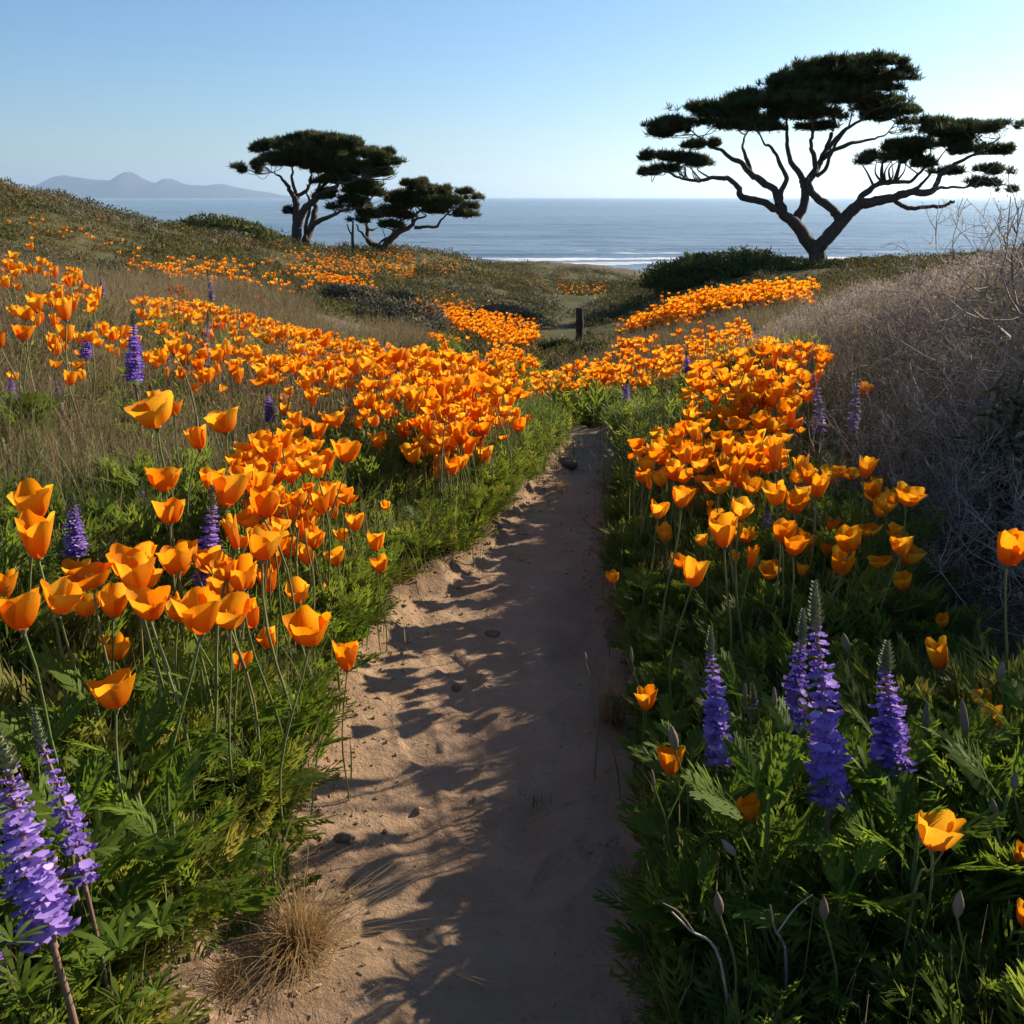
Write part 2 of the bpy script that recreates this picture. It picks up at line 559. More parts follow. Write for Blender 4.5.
# ------------------------------------------------------------------ mesh building
class Geo:
    """quads and tris with per-vertex attributes rnd, t"""

    def __init__(self):
        self.V, self.Q, self.T, self.A, self.B, self.QM, self.TM = [], [], [], [], [], [], []
        self.n = 0

    def add(self, v, q=None, t=None, rnd=0.0, tt=0.0, mat=0):
        v = np.asarray(v, float).reshape(-1, 3)
        k = len(v)
        self.V.append(v)
        self.A.append(np.broadcast_to(np.asarray(rnd, float), (k,)))
        self.B.append(np.broadcast_to(np.asarray(tt, float), (k,)))
        if q is not None and len(q):
            q = np.asarray(q, np.int64).reshape(-1, 4) + self.n
            self.Q.append(q)
            self.QM.append(np.broadcast_to(np.asarray(mat, np.int32), (len(q),)))
        if t is not None and len(t):
            t = np.asarray(t, np.int64).reshape(-1, 3) + self.n
            self.T.append(t)
            self.TM.append(np.broadcast_to(np.asarray(mat, np.int32), (len(t),)))
        self.n += k
        return self

    def arrays(self):
        V = np.concatenate(self.V) if self.V else np.zeros((0, 3))
        A = np.concatenate(self.A) if self.A else np.zeros(0)
        B = np.concatenate(self.B) if self.B else np.zeros(0)
        Q = np.concatenate(self.Q) if self.Q else np.zeros((0, 4), np.int64)
        T = np.concatenate(self.T) if self.T else np.zeros((0, 3), np.int64)
        QM = np.concatenate(self.QM) if self.QM else np.zeros(0, np.int32)
        TM = np.concatenate(self.TM) if self.TM else np.zeros(0, np.int32)
        return V, Q, T, A, B, QM, TM

    def merge(self, other, mat_off=0, rnd=None):
        V, Q, T, A, B, QM, TM = other.arrays()
        self.V.append(V)
        self.A.append(A if rnd is None else np.full(len(V), rnd))
        self.B.append(B)
        if len(Q):
            self.Q.append(Q + self.n)
            self.QM.append(QM + mat_off)
        if len(T):
            self.T.append(T + self.n)
            self.TM.append(TM + mat_off)
        self.n += len(V)
        return self

    def moved(self, mat4=None, s=1.0, loc=(0, 0, 0)):
        V, Q, T, A, B, QM, TM = self.arrays()
        if mat4 is not None:
            V = V @ np.asarray(mat4)[:3, :3].T
        V = V * s + np.asarray(loc)
        g = Geo()
        g.V, g.Q, g.T, g.A, g.B, g.QM, g.TM, g.n = [V], [Q], [T], [A], [B], [QM], [TM], len(V)
        return g

    def mesh(self, name, mats, smooth=True):
        V, Q, T, A, B, QM, TM = self.arrays()
        me = bpy.data.meshes.new(name)
        nq, nt = len(Q), len(T)
        me.vertices.add(len(V))
        me.vertices.foreach_set("co", V.astype(np.float32).ravel())
        loops = np.concatenate([Q.ravel(), T.ravel()]).astype(np.int32)
        me.loops.add(len(loops))
        me.loops.foreach_set("vertex_index", loops)
        me.polygons.add(nq + nt)
        ls = np.concatenate([np.arange(nq) * 4, nq * 4 + np.arange(nt) * 3]).astype(np.int32)
        me.polygons.foreach_set("loop_start", ls)
        me.polygons.foreach_set("material_index", np.concatenate([QM, TM]).astype(np.int32))
        me.polygons.foreach_set("use_smooth", np.full(nq + nt, smooth))
        for nm, arr in (("rnd", A), ("t", B)):
            at = me.attributes.new(nm, 'FLOAT', 'POINT')
            at.data.foreach_set("value", arr.astype(np.float32))
        for m in mats:
            me.materials.append(m)
        me.update(calc_edges=True)
        return me


def scatter(geo, template, pos, rot3, scl, rnd, mat_off=0, own=0.12):
    """append N transformed copies of a template (a Geo) to geo"""
    V, Q, T, A, B, QM, TM = template.arrays()
    N = len(pos)
    if N == 0:
        return
    scl = np.asarray(scl, float)
    scl = scl[:, None, None] if scl.ndim == 1 else scl[:, None, :]
    W = np.einsum('nij,kj->nki', rot3, V) if not (scl.ndim == 3 and scl.shape[2] == 3) else np.einsum('nij,nkj->nki', rot3, V[None] * scl)
    if not (scl.ndim == 3 and scl.shape[2] == 3):
        W = W * scl
    W = W + np.asarray(pos)[:, None, :]
    k = len(V)
    off = (np.arange(N) * k)[:, None, None]
    g = geo
    g.V.append(W.reshape(-1, 3))
    g.A.append((np.asarray(rnd)[:, None] * (1 - own) + A[None] * own).ravel())
    g.B.append(np.tile(B, N))
    if len(Q):
        g.Q.append((Q[None] + off).reshape(-1, 4) + g.n)
        g.QM.append(np.tile(QM, N) + mat_off)
    if len(T):
        g.T.append((T[None] + off).reshape(-1, 3) + g.n)
        g.TM.append(np.tile(TM, N) + mat_off)
    g.n += N * k


def rotz(a):
    a = np.asarray(a, float)
    c, s, z, o = np.cos(a), np.sin(a), np.zeros_like(a), np.ones_like(a)
    return np.stack([np.stack([c, -s, z], -1), np.stack([s, c, z], -1), np.stack([z, z, o], -1)], -2)


def rotx(a):
    a = np.asarray(a, float)
    c, s, z, o = np.cos(a), np.sin(a), np.zeros_like(a), np.ones_like(a)
    return np.stack([np.stack([o, z, z], -1), np.stack([z, c, -s], -1), np.stack([z, s, c], -1)], -2)


def rand_rot(n, tilt, g=rng):
    return np.einsum('nij,njk,nkl->nil', rotz(g.uniform(0, 6.283, n)), rotx(g.normal(0, tilt, n)), rotz(g.uniform(0, 6.283, n)))


def link(name, data, parent=None, loc=None, rot=None, scl=None):
    o = bpy.data.objects.new(name, data)
    COL.objects.link(o)
    if parent is not None:
        o.parent = parent
    if loc is not None:
        o.location = [float(c) for c in loc]
    if rot is not None:
        o.rotation_euler = [float(c) for c in rot]
    if scl is not None:
        o.scale = (scl,) * 3 if isinstance(scl, (int, float)) else [float(c) for c in scl]
    return o


def tag(o, label=None, cat=None, group=None, kind=None):
    if label:
        o['label'] = label
    if cat:
        o['category'] = cat
    if group:
        o['group'] = group
    if kind:
        o['kind'] = kind
    return o


def ribbon(g, pts, widths, side, rnd=0.0, t0=0.0, t1=1.0, mat=0, cup=0.0):
    pts = np.asarray(pts, float)
    n = len(pts)
    w = np.asarray(widths, float)[:, None] * 0.5
    side = np.asarray(side, float)
    if side.ndim == 1:
        side = np.broadcast_to(side, pts.shape)
    a = pts - side * w
    b = pts + side * w
    v = np.stack([a, b], 1).reshape(-1, 3)
    q = [[2 * i, 2 * i + 1, 2 * i + 3, 2 * i + 2] for i in range(n - 1)]
    g.add(v, q, None, rnd, np.repeat(np.linspace(t0, t1, n), 2), mat)


def tube(g, pts, rad, sides=6, rnd=0.0, mat=0, t=None, cap=False):
    pts = np.asarray(pts, float)
    n = len(pts)
    rad = np.broadcast_to(np.asarray(rad, float), (n,))
    tan = np.gradient(pts, axis=0)
    tan /= np.linalg.norm(tan, axis=1, keepdims=True) + 1e-12
    ref = np.array([0.31, 0.17, 0.93]) if abs(tan[0][2]) < .8 else np.array([.95, .2, .1])
    u = np.cross(tan, ref)
    u /= np.linalg.norm(u, axis=1, keepdims=True) + 1e-12
    w = np.cross(tan, u)
    a = np.arange(sides) * 2 * math.pi / sides
    ring = np.cos(a)[None, :, None] * u[:, None] + np.sin(a)[None, :, None] * w[:, None]
    v = (pts[:, None] + ring * rad[:, None, None]).reshape(-1, 3)
    i = np.arange(n - 1)[:, None] * sides
    j = np.arange(sides)[None]
    k = (j + 1) % sides
    q = np.stack([i + j, i + k, i + sides + k, i + sides + j], -1).reshape(-1, 4)
    tt = np.repeat(np.linspace(0, 1, n) if t is None else t, sides)
    g.add(v, q, None, rnd, tt, mat)


def catmull(P, sub):
    P = np.asarray(P, float)
    E = np.vstack([2 * P[0] - P[1], P, 2 * P[-1] - P[-2]])
    out = []
    for i in range(1, len(E) - 2):
        p0, p1, p2, p3 = E[i - 1:i + 3]
        for s in np.linspace(0, 1, sub, endpoint=False):
            out.append(.5 * ((2 * p1) + (-p0 + p2) * s + (2 * p0 - 5 * p1 + 4 * p2 - p3) * s * s + (-p0 + 3 * p1 - 3 * p2 + p3) * s ** 3))
    out.append(P[-1])
    return np.array(out)


#@@SETTING
# ------------------------------------------------------------------ the setting: ground, sea, islands
def build_ground():
    az = np.concatenate([np.linspace(-180, -46, 60, endpoint=False), np.linspace(-46, 46, 330), np.linspace(46, 180, 61)[1:]])
    az = np.radians(az)
    rr = np.concatenate([[0.02], np.geomspace(.35, 16, 420, endpoint=False), np.geomspace(16, 700, 230)])
    cx, cyy = -0.05, 0.2
    X = cx + np.sin(az)[None] * rr[:, None]
    Y = cyy + np.cos(az)[None] * rr[:, None]
    H = height(X, Y)
    n, m = X.shape
    V = np.stack([X, Y, H], -1).reshape(-1, 3)
    i = np.arange(n - 1)[:, None] * m
    j = np.arange(m - 1)[None]
    Q = np.stack([i + j, i + j + 1, i + m + j + 1, i + m + j], -1).reshape(-1, 4)[:, ::-1]
    g = Geo()
    g.add(V, Q)
    me = g.mesh("ground", [M['ground']])
    pm = path_mask(X, Y)
    r = np.hypot(X, Y)
    hill = sstep(9, 16, r)
    px, py, d = project(V)
    bare = np.zeros(len(V))
    P = V.copy()
    # bare dell behind the near poppy field, and the dark sea cliff
    def blob(px_, py_, Yd, rad):
        c = at_Y(px_, py_, Yd)
        dd = np.hypot(P[:, 0] - c[0], (P[:, 1] - c[1]))
        return 1 - sstep(rad * .6, rad, dd + rad * .35 * fbm(P[:, 0] * .9, P[:, 1] * .9, 31, 3))
    for b in ((335, 322, 14.5, 1.6), (300, 312, 15.5, 1.6), (365, 330, 14, 1.0), (535, 350, 21, 1.2)):
        bare = np.maximum(bare, blob(*b))
    bare = np.maximum(bare, sstep(215, 250, r.ravel()) * .5)
    for nm, arr in (("path", pm.ravel()), ("hill", hill.ravel()), ("bare", bare)):
        a = me.attributes.new(nm, 'FLOAT', 'POINT')
        a.data.foreach_set("value", arr.astype(np.float32))
    tag(link("ground", me), kind='structure', label="sandy coastal ground with a trodden path", cat="ground")


def build_sea():
    az = np.radians(np.linspace(-62, 62, 420))
    rr = np.concatenate([np.geomspace(150, 2600, 480, endpoint=False), np.geomspace(2600, 42000, 120)])
    X = np.sin(az)[None] * rr[:, None]
    Y = np.cos(az)[None] * rr[:, None]
    fade = 1 - sstep(400, 2400, np.hypot(X, Y))
    ph = Y * .16 + 2.5 * fbm(X * .012, Y * .012, 41, 3)
    sw = np.maximum(np.sin(ph), 0) ** 3
    Z = SEA_Z + fade * (.75 * sw * (.4 + vnoise(X * .02, Y * .03, 42)) + .25 * fbm(X * .08, Y * .2, 43, 3))
    n, m = X.shape
    i = np.arange(n - 1)[:, None] * m
    j = np.arange(m - 1)[None]
    Q = np.stack([i + j, i + j + 1, i + m + j + 1, i + m + j], -1).reshape(-1, 4)[:, ::-1]
    g = Geo()
    g.add(np.stack([X, Y, Z], -1), Q)
    me = g.mesh("sea", [M['sea']])
    # surf: on the shallows, and along the breaking crests a little farther out
    dep = SEA_Z - base_h(X, Y)
    foam = np.clip(1 - np.abs(dep) / 7.5, 0, 1) ** .7 * .95
    rad = np.hypot(X, Y)
    crest = sstep(.55, .95, np.sin(ph + .4)) * sstep(.46, .66, vnoise(X * .022, Y * .03, 44) * .75 + .25 * vnoise(X * .09, Y * .05, 45))
    foam = np.maximum(foam, crest * (1 - sstep(400, 640, rad)) * (.70 + .3 * vnoise(X * .15, Y * .12, 46)))
    a = me.attributes.new("foam", 'FLOAT', 'POINT')
    a.data.foreach_set("value", foam.ravel().astype(np.float32))
    tag(link("sea", me), kind='structure', label="blue ocean with pale surf near the shore", cat="sea")


def build_islands():
    D = 26000.0
    prof = [(20, 0), (45, 12), (56, 18), (66, 22), (76, 20), (84, 19), (98, 17), (112, 16.5), (122, 20), (129, 24), (134, 25), (140, 21), (148, 16), (158, 14), (166, 17), (171, 18.2), (180, 14),
            (192, 12), (205, 11.5), (221, 13.2), (232, 11), (246, 8.5), (262, 6), (280, 3), (300, 0)]
    pxs = np.linspace(20, 300, 260)
    hp = np.interp(pxs, [p[0] for p in prof], [p[1] for p in prof]) * D / F * .95
    X = (pxs - 512) / F * D * CP
    X = (pxs - 512) * D * CP / F
    ky = np.linspace(-1, 1, 25)
    prof_y = np.clip(1 - np.abs(ky) ** 1.4, 0, 1)
    XX = np.repeat(X[None], 25, 0)
    YY = D + ky[:, None] * 1800 + XX * 0
    ZZ = SEA_Z - 3 + hp[None] * prof_y[:, None] * (1 + .22 * fbm(XX / 500, YY / 500, 51, 5) * (prof_y[:, None] < .98)) + (prof_y[:, None] > .05) * 8
    n, m = XX.shape
    i = np.arange(n - 1)[:, None] * m
    j = np.arange(m - 1)[None]
    Q = np.stack([i + j, i + j + 1, i + m + j + 1, i + m + j], -1).reshape(-1, 4)
    g = Geo()
    g.add(np.stack([XX, YY, ZZ], -1), Q)
    tag(link("distant_hills", g.mesh("distant_hills", [M['rock']])), kind='structure', label="hazy range of distant hills across the water", cat="hills")


def build_haze():
    g = Geo()
    x0, x1, y0, y1, z0, z1 = -40000, 40000, -800, 43000, -52, 720
    v = [(x0, y0, z0), (x1, y0, z0), (x1, y1, z0), (x0, y1, z0), (x0, y0, z1), (x1, y0, z1), (x1, y1, z1), (x0, y1, z1)]
    g.add(v, [(0, 3, 2, 1), (4, 5, 6, 7), (0, 1, 5, 4), (1, 2, 6, 5), (2, 3, 7, 6), (3, 0, 4, 7)])
    m, N, L = new_mat("haze")
    out = N.new("ShaderNodeOutputMaterial")
    pv = N.new("ShaderNodeVolumePrincipled")
    pv.inputs["Color"].default_value = (.64, .82, 1.0, 1)
    pv.inputs["Density"].default_value = 3.8e-5
    pv.inputs["Anisotropy"].default_value = 0.6
    L.new(pv.outputs[0], out.inputs["Volume"])
    o = link("haze", g.mesh("haze", [m], smooth=False))
    tag(o, kind='stuff', label="thin pale sea haze over the far water", cat="haze")


build_ground()
build_sea()
build_islands()
build_haze()
#@@PLANTS
def ground_hit(px, py):
    t = np.geomspace(.6, 120, 1500)
    P = EYE + ray(px, py)[None] * t[:, None]
    below = P[:, 2] < height(P[:, 0], P[:, 1])
    i = int(np.argmax(below)) if below.any() else len(t) - 1
    return P[i]


def gz(x, y):
    return float(height(np.array([x]), np.array([y]))[0])


# ------------------------------------------------------------------ cypress trees
def tuft_template(seed, n=20):
    g = Geo()
    r = np.random.default_rng(seed)
    for k in range(n):
        a = r.uniform(0, 6.283)
        el = r.uniform(-.15, 1.35)
        d = np.array([math.cos(a) * math.cos(el), math.sin(a) * math.cos(el), math.sin(el)])
        s = np.cross(d, r.normal(size=3))
        s /= np.linalg.norm(s)
        o = r.normal(size=3) * .12
        L = r.uniform(.6, 1.1)
        pts = [o, o + d * L * .55 + np.array([0, 0, .03]), o + d * L + np.array([0, 0, .12])]
        ribbon(g, pts, [.06, .11, .02], s, rnd=r.uniform(0, 1))
    return g


TUFTS = [tuft_template(s) for s in range(4)]


def build_tree(name, Y, limbs, pads, label, group, mpp_leaf, foliage_n, seed, wig=1.0):
    r = np.random.default_rng(seed)
    mpp = Y / F * CP                                   # metres per pixel at the tree
    base = at_Y(limbs[0][0][0][0], limbs[0][0][0][1], Y)
    zb = gz(base[0], base[1])
    base[2] = zb
    root = link(name, None, loc=base)
    root.empty_display_size = .5
    tag(root, label, "tree", group)
    g = Geo()
    nodes = []
    for pts, r0, r1, d0, d1 in limbs:
        P = np.array([at_Y(p[0], p[1], Y + d0 + (d1 - d0) * i / (len(pts) - 1)) for i, p in enumerate(pts)])
        C = catmull(P, 6)
        k = len(C)
        C = C + wig * mpp * 2.0 * np.stack([fbm(np.arange(k) * .35, np.full(k, r.uniform(0, 99)), s, 2) for s in (1, 2, 3)], -1) * np.minimum(1, np.arange(k) / 4.0)[:, None]
        rad = np.interp(np.linspace(0, 1, k), [0, .55, 1], [r0, (r0 * .45 + r1 * .55) * .95, r1 * .8]) * mpp * .92
        rad = rad * (1 + .14 * fbm(np.arange(k) * .5, np.full(k, r.uniform(0, 99)), 4, 2))
        tube(g, C - base, rad, 9)
        nodes.append((C, rad))
    allP = np.concatenate([c for c, _ in nodes])
    allR = np.concatenate([q for _, q in nodes])
    cg = Geo()
    pos, scl = [], []
    tot = sum(p[2] * p[3] for p in pads)
    for p in pads:
        cx, cyy, rx, ry = p[:4]
        off = p[4] if len(p) > 4 else r.normal(0, rx * mpp * .25)
        c = at_Y(cx, cyy + 3, Y + off)
        A, Bv = rx * mpp, ry * mpp
        D = A * .75
        # each pad is a few flat sprays with air between them
        nsub = max(2, int(round(rx / 6.5)))
        for _s in range(nsub):
            n = max(8, int(foliage_n * (rx * ry) / tot / nsub * 1.15))
            f = r.uniform(.55, .90)
            cs = np.array([r.uniform(-.55, .55) * A, r.uniform(-.6, .6) * D, r.uniform(-.45, .75) * Bv])
            u = r.normal(size=(n * 2, 3))
            u /= np.linalg.norm(u, axis=1, keepdims=True)
            u *= (r.uniform(0, 1, n * 2) ** .45 * np.where(r.uniform(size=n * 2) < .30, r.uniform(1.0, 1.42, n * 2), 1.0))[:, None]
            q = u * np.array([A * f, D * f, Bv * r.uniform(.22, .42)])
            q[:, 2] = np.where(q[:, 2] < 0, q[:, 2] * .5, q[:, 2]) - .10 * Bv * (u[:, 0] ** 2 + u[:, 1] ** 2)
            q = q + cs
            nz = fbm((c[0] + q[:, 0]) * .8 / mpp_leaf, (q[:, 1] + q[:, 2] * 2.6 + c[2] * 3) * .8 / mpp_leaf, seed + 3, 3)
            keep = np.where(nz > .02 + .20 * (np.linalg.norm(u, axis=1) - .5))[0][:n]
            q = q[keep]
            pos.append(c + q - base)
            scl.append(r.uniform(.5, 1.3, len(q)) * mpp_leaf)
        # twigs that carry the pad
        nt = 3 + int(rx / 7)
        for k in range(nt):
            tgt = c + np.array([r.uniform(-.8, .8) * A, r.uniform(-.7, .7) * D, r.uniform(-.3, .25) * Bv])
            dd = np.linalg.norm((allP - tgt) * np.array([1, .7, 1.2]), axis=1) + (allP[:, 2] > tgt[2] + .15) * 2.5
            j = int(np.argmin(dd))
            s0 = allP[j]
            if np.linalg.norm(tgt - s0) < .7 or np.linalg.norm(tgt - s0) > 4.0 or tgt[2] < s0[2] - .1:
                continue
            mid = (s0 + tgt) / 2 + r.normal(size=3) * np.linalg.norm(tgt - s0) * .10 + np.array([0, 0, -.02 * np.linalg.norm(tgt - s0)])
            C = catmull([s0, mid, tgt], 5)
            rr = np.linspace(min(allR[j] * .55, 1.5 * mpp), .28 * mpp, len(C))
            tube(g, C - base, rr, 5)
    # root flare
    for k in range(6):
        a = k * 1.05 + r.uniform(-.3, .3)
        rr = limbs[0][1] * mpp
        C = catmull([[0, 0, .9 * rr * 2], [math.cos(a) * rr * .7, math.sin(a) * rr * .7, rr * .7], [math.cos(a) * rr * 1.9, math.sin(a) * rr * 1.9, -.25]], 4)
        tube(g, C, np.linspace(rr * .55, rr * .25, len(C)), 7)
    trunk = link("trunk", g.mesh("trunk", [M['bark']]), root)
    pos = np.concatenate(pos)
    scl = np.concatenate(scl)
    pick = r.integers(0, len(TUFTS), len(pos))
    lean = rand_rot(len(pos), .45, r)
    hue = np.clip(.5 + .55 * fbm(pos[:, 0] / mpp_leaf * .35, (pos[:, 2] + pos[:, 1]) / mpp_leaf * .5, seed + 9, 3) + r.normal(0, .12, len(pos)), 0, .98)
    for k in range(len(TUFTS)):
        s = pick == k
        scatter(cg, TUFTS[k], pos[s], lean[s], scl[s], hue[s])
    link("crown", cg.mesh("crown", [M['cypress']], smooth=False), root)
    return root


def z3(pts):
    return [(620 + x / 2.535, 30 + y / 2.535) for x, y in pts]


def z1(pts):
    return [(x / 2.56, 130 + y / 2.56) for x, y in pts]


def zc(pts):   # the closer crop of the left pair
    return [(230 + x / 3.793, 110 + y / 3.793) for x, y in pts]


limbs_r = [
    (z3([(500, 640), (497, 590), (495, 545)]), 9.5, 9, 0, 0),
    (z3([(495, 560), (470, 525), (440, 490), (412, 462), (403, 438)]), 8.5, 5.2, 0, -.5),
    (z3([(412, 465), (385, 447), (345, 433), (308, 424), (298, 398), (272, 377), (235, 374), (195, 382), (150, 372), (110, 358), (60, 364)]), 4.4, .7, -.4, -1.6),
    (z3([(403, 440), (392, 405), (345, 375), (318, 348), (285, 325), (250, 302), (215, 285), (180, 250)]), 4.6, .8, -.5, .6),
    (z3([(330, 360), (320, 320), (312, 290), (330, 250)]), 2.6, .8, 0, 1.0),
    (z3([(403, 440), (410, 410), (420, 370), (402, 330), (385, 300), (362, 285), (340, 240)]), 3.4, .7, -.5, -1.4),
    (z3([(440, 490), (462, 450), (468, 400), (458, 370), (436, 335), (425, 290), (424, 240), (430, 180)]), 5.6, 1, 0, .8),
    (z3([(466, 400), (490, 365), (508, 330), (525, 300), (540, 255), (545, 200), (570, 150)]), 4.8, 1, .2, 1.6),
    (z3([(496, 350), (492, 315), (485, 280), (490, 240), (470, 190)]), 3.0, .8, .3, -.8),
    (z3([(515, 325), (550, 300), (590, 288), (625, 280), (660, 270), (700, 245)]), 2.9, .7, .4, 1.9),
    (z3([(528, 300), (560, 262), (600, 235), (640, 205), (690, 195)]), 2.4, .7, .6, -1.2),
    (z3([(500, 370), (525, 345), (540, 300), (575, 255), (590, 200)]), 2.4, .8, .3, -1.5),
    (z3([(497, 560), (520, 530), (548, 500), (575, 470), (600, 446), (650, 434), (700, 424), (735, 411), (790, 411), (803, 385), (820, 360), (860, 335), (905, 310), (955, 275)]), 8.2, 1.0, 0, -.9),
    (z3([(560, 488), (545, 460), (515, 437), (490, 415), (478, 390), (470, 372)]), 5.2, 3.6, 0, .1),
    (z3([(595, 450), (612, 420), (650, 392), (690, 387), (730, 385), (760, 360), (785, 325), (790, 280)]), 4.0, .8, -.1, 1.5),
    (z3([(690, 428), (715, 447), (750, 449), (800, 449), (830, 441), (848, 431)]), 2.8, 1.6, -.3, -1.0),
    (z3([(798, 405), (830, 397), (880, 396), (920, 385), (985, 398)]), 1.9, .5, -.5, -1.3),
    (z3([(735, 411), (770, 385), (800, 340), (830, 300)]), 2.2, .7, -.4, .8),
]
pads_r = [(*z3([(x, y)])[0], a / 2.535, b / 2.535) for x, y, a, b in [
    (640, 72, 66, 20), (575, 98, 110, 28), (480, 120, 100, 30), (640, 125, 90, 30), (380, 150, 95, 32), (300, 185, 85, 30), (420, 195, 125, 34),
    (540, 165, 120, 34), (230, 215, 95, 30), (150, 238, 72, 22), (110, 260, 40, 12), (320, 235, 90, 26), (120, 315, 68, 18), (60, 362, 40, 8), (175, 335, 52, 14), (110, 350, 50, 10),
    (690, 108, 48, 14), (620, 180, 90, 20), (700, 205, 76, 16), (650, 215, 50, 12), (210, 290, 50, 12), (480, 235, 60, 12),
    (800, 240, 82, 26), (870, 255, 78, 26), (945, 243, 62, 13), (765, 285, 82, 24), (665, 320, 66, 18), (710, 305, 70, 22), (845, 295, 66, 22), (930, 300, 55, 15),
    (940, 355, 48, 12), (965, 400, 42, 9), (915, 385, 50, 9), (835, 350, 46, 10), (750, 330, 50, 12)]]
build_tree("cypress_tree", 37.0, limbs_r, pads_r, "tall windswept cypress with forked trunk and flat tiered crown on the right", None, .21, 19000, 11)

limbs_l = [
    (zc([(248, 530), (252, 480), (252, 420), (250, 370), (246, 330)]), 6.2, 4.2, 0, 0),
    (zc([(246, 335), (228, 305), (205, 275), (188, 250), (150, 238)]), 2.8, .7, 0, -1.5),
    (zc([(248, 340), (275, 318), (302, 282), (308, 240), (305, 205)]), 2.6, .8, 0, 1.2),
    (zc([(250, 320), (240, 275), (235, 230), (240, 200)]), 2.2, .7, 0, .6),
    (zc([(256, 440), (275, 390), (300, 355), (340, 325), (390, 295), (430, 275), (500, 260)]), 5.0, 1.2, 0, -1.2),
    (zc([(330, 330), (350, 290), (395, 250), (420, 220)]), 2.6, .8, -.4, 1.5),
    (zc([(280, 530), (297, 470), (318, 415), (322, 370), (318, 330), (345, 270), (360, 225)]), 5.0, 1.0, .4, 2.2),
    (zc([(300, 455), (335, 420), (385, 398), (430, 380), (500, 370)]), 3.4, .8, .4, -1.5),
    (zc([(240, 395), (225, 385), (208, 375)]), 1.4, .6, 0, -.6),
    (zc([(290, 500), (285, 440), (300, 380), (295, 330), (290, 280)]), 2.4, .8, .3, 1.8),
]
pads_l = [(*zc([(x, y)])[0], a / 3.793, b / 3.793) for x, y, a, b in [
    (210, 112, 70, 18), (290, 105, 85, 18), (150, 135, 70, 20), (250, 150, 120, 36), (350, 120, 90, 30), (430, 125, 75, 28), (330, 165, 130, 36), (180, 185, 100, 24), (90, 205, 62, 17),
    (85, 228, 45, 12), (520, 165, 85, 28), (590, 165, 52, 18), (440, 180, 110, 36), (560, 205, 85, 26), (610, 195, 36, 14), (480, 235, 100, 32), (590, 240, 55, 20),
    (420, 265, 90, 26), (520, 280, 85, 26), (470, 315, 85, 26), (400, 320, 70, 20), (560, 315, 60, 20), (500, 350, 80, 22), (440, 370, 60, 18), (520, 395, 65, 18), (480, 410, 50, 12),
    (216, 375, 20, 8), (360, 210, 100, 26), (240, 195, 80, 18)]]
build_tree("cypress_tree", 62.0, limbs_l, pads_l, "broad dense cypress with twin upright trunks, larger of the left pair", None, .31, 15500, 23, .8)

limbs_s = [
    (zc([(585, 535), (560, 520), (535, 505), (522, 480), (518, 440), (512, 415)]), 4.6, 1.2, 0, .8),
    (zc([(582, 535), (600, 500), (630, 470), (660, 455), (690, 440), (705, 420), (745, 400)]), 4.6, 1.2, 0, -.6),
    (zc([(700, 446), (740, 443), (785, 443), (800, 420), (830, 390), (870, 370)]), 2.0, .7, -.4, -1),
    (zc([(595, 520), (610, 490), (620, 455), (650, 420), (700, 390)]), 2.6, .8, 0, 1.2),
    (zc([(645, 462), (650, 425), (640, 390)]), 2.0, .7, -.2, .6),
    (zc([(535, 505), (510, 480), (490, 455), (482, 430)]), 1.8, .7, .1, -.8),
    (zc([(690, 440), (700, 405), (740, 370), (780, 350)]), 1.8, .7, -.3, 1.0),
    (zc([(560, 520), (575, 495), (605, 480), (640, 470)]), 1.6, .8, .1, .4),
]
pads_s = [(*zc([(x, y)])[0], a / 3.793, b / 3.793) for x, y, a, b in [
    (735, 268, 42, 10), (680, 280, 55, 14), (740, 300, 95, 20), (680, 320, 85, 26), (800, 315, 72, 18), (890, 302, 52, 10), (840, 345, 75, 20), (905, 360, 45, 15), (740, 350, 85, 22), (650, 355, 70, 22),
    (620, 330, 55, 18), (780, 370, 70, 14), (880, 390, 55, 10), (600, 390, 60, 18), (670, 395, 55, 14), (590, 435, 55, 14), (645, 430, 35, 8), (915, 330, 36, 12), (720, 330, 60, 18)]]
build_tree("cypress_tree", 65.0, limbs_s, pads_s, "low leaning cypress with bent limbs, smaller of the left pair", None, .29, 7200, 31, .8)
# bare sapling trunk between the left pair
gs = Geo()
b0 = at_Y(353.0, 249, 63.5)
b0[2] = gz(b0[0], b0[1])
rt = tag(link("dead_tree", None, loc=b0), "thin bare dark trunk standing between the two left cypresses", "tree")
P = np.array([at_Y(x, y, 63.5) for x, y in ((353.5, 250), (352.5, 240), (352.8, 230), (353, 221))])
P[0, 2] = b0[2] - .2
tube(gs, catmull(P, 4) - b0, np.linspace(.12, .05, 13), 6)
P = np.array([at_Y(x, y, 63.5) for x, y in ((352.6, 236), (349, 230), (347, 224))])
gb = Geo()
tube(gb, catmull(P, 4) - b0, np.linspace(.06, .03, 9), 5)
link("trunk", gs.mesh("trunk", [M['bark']]), rt)
link("branch", gb.mesh("branch", [M['bark']]), rt)


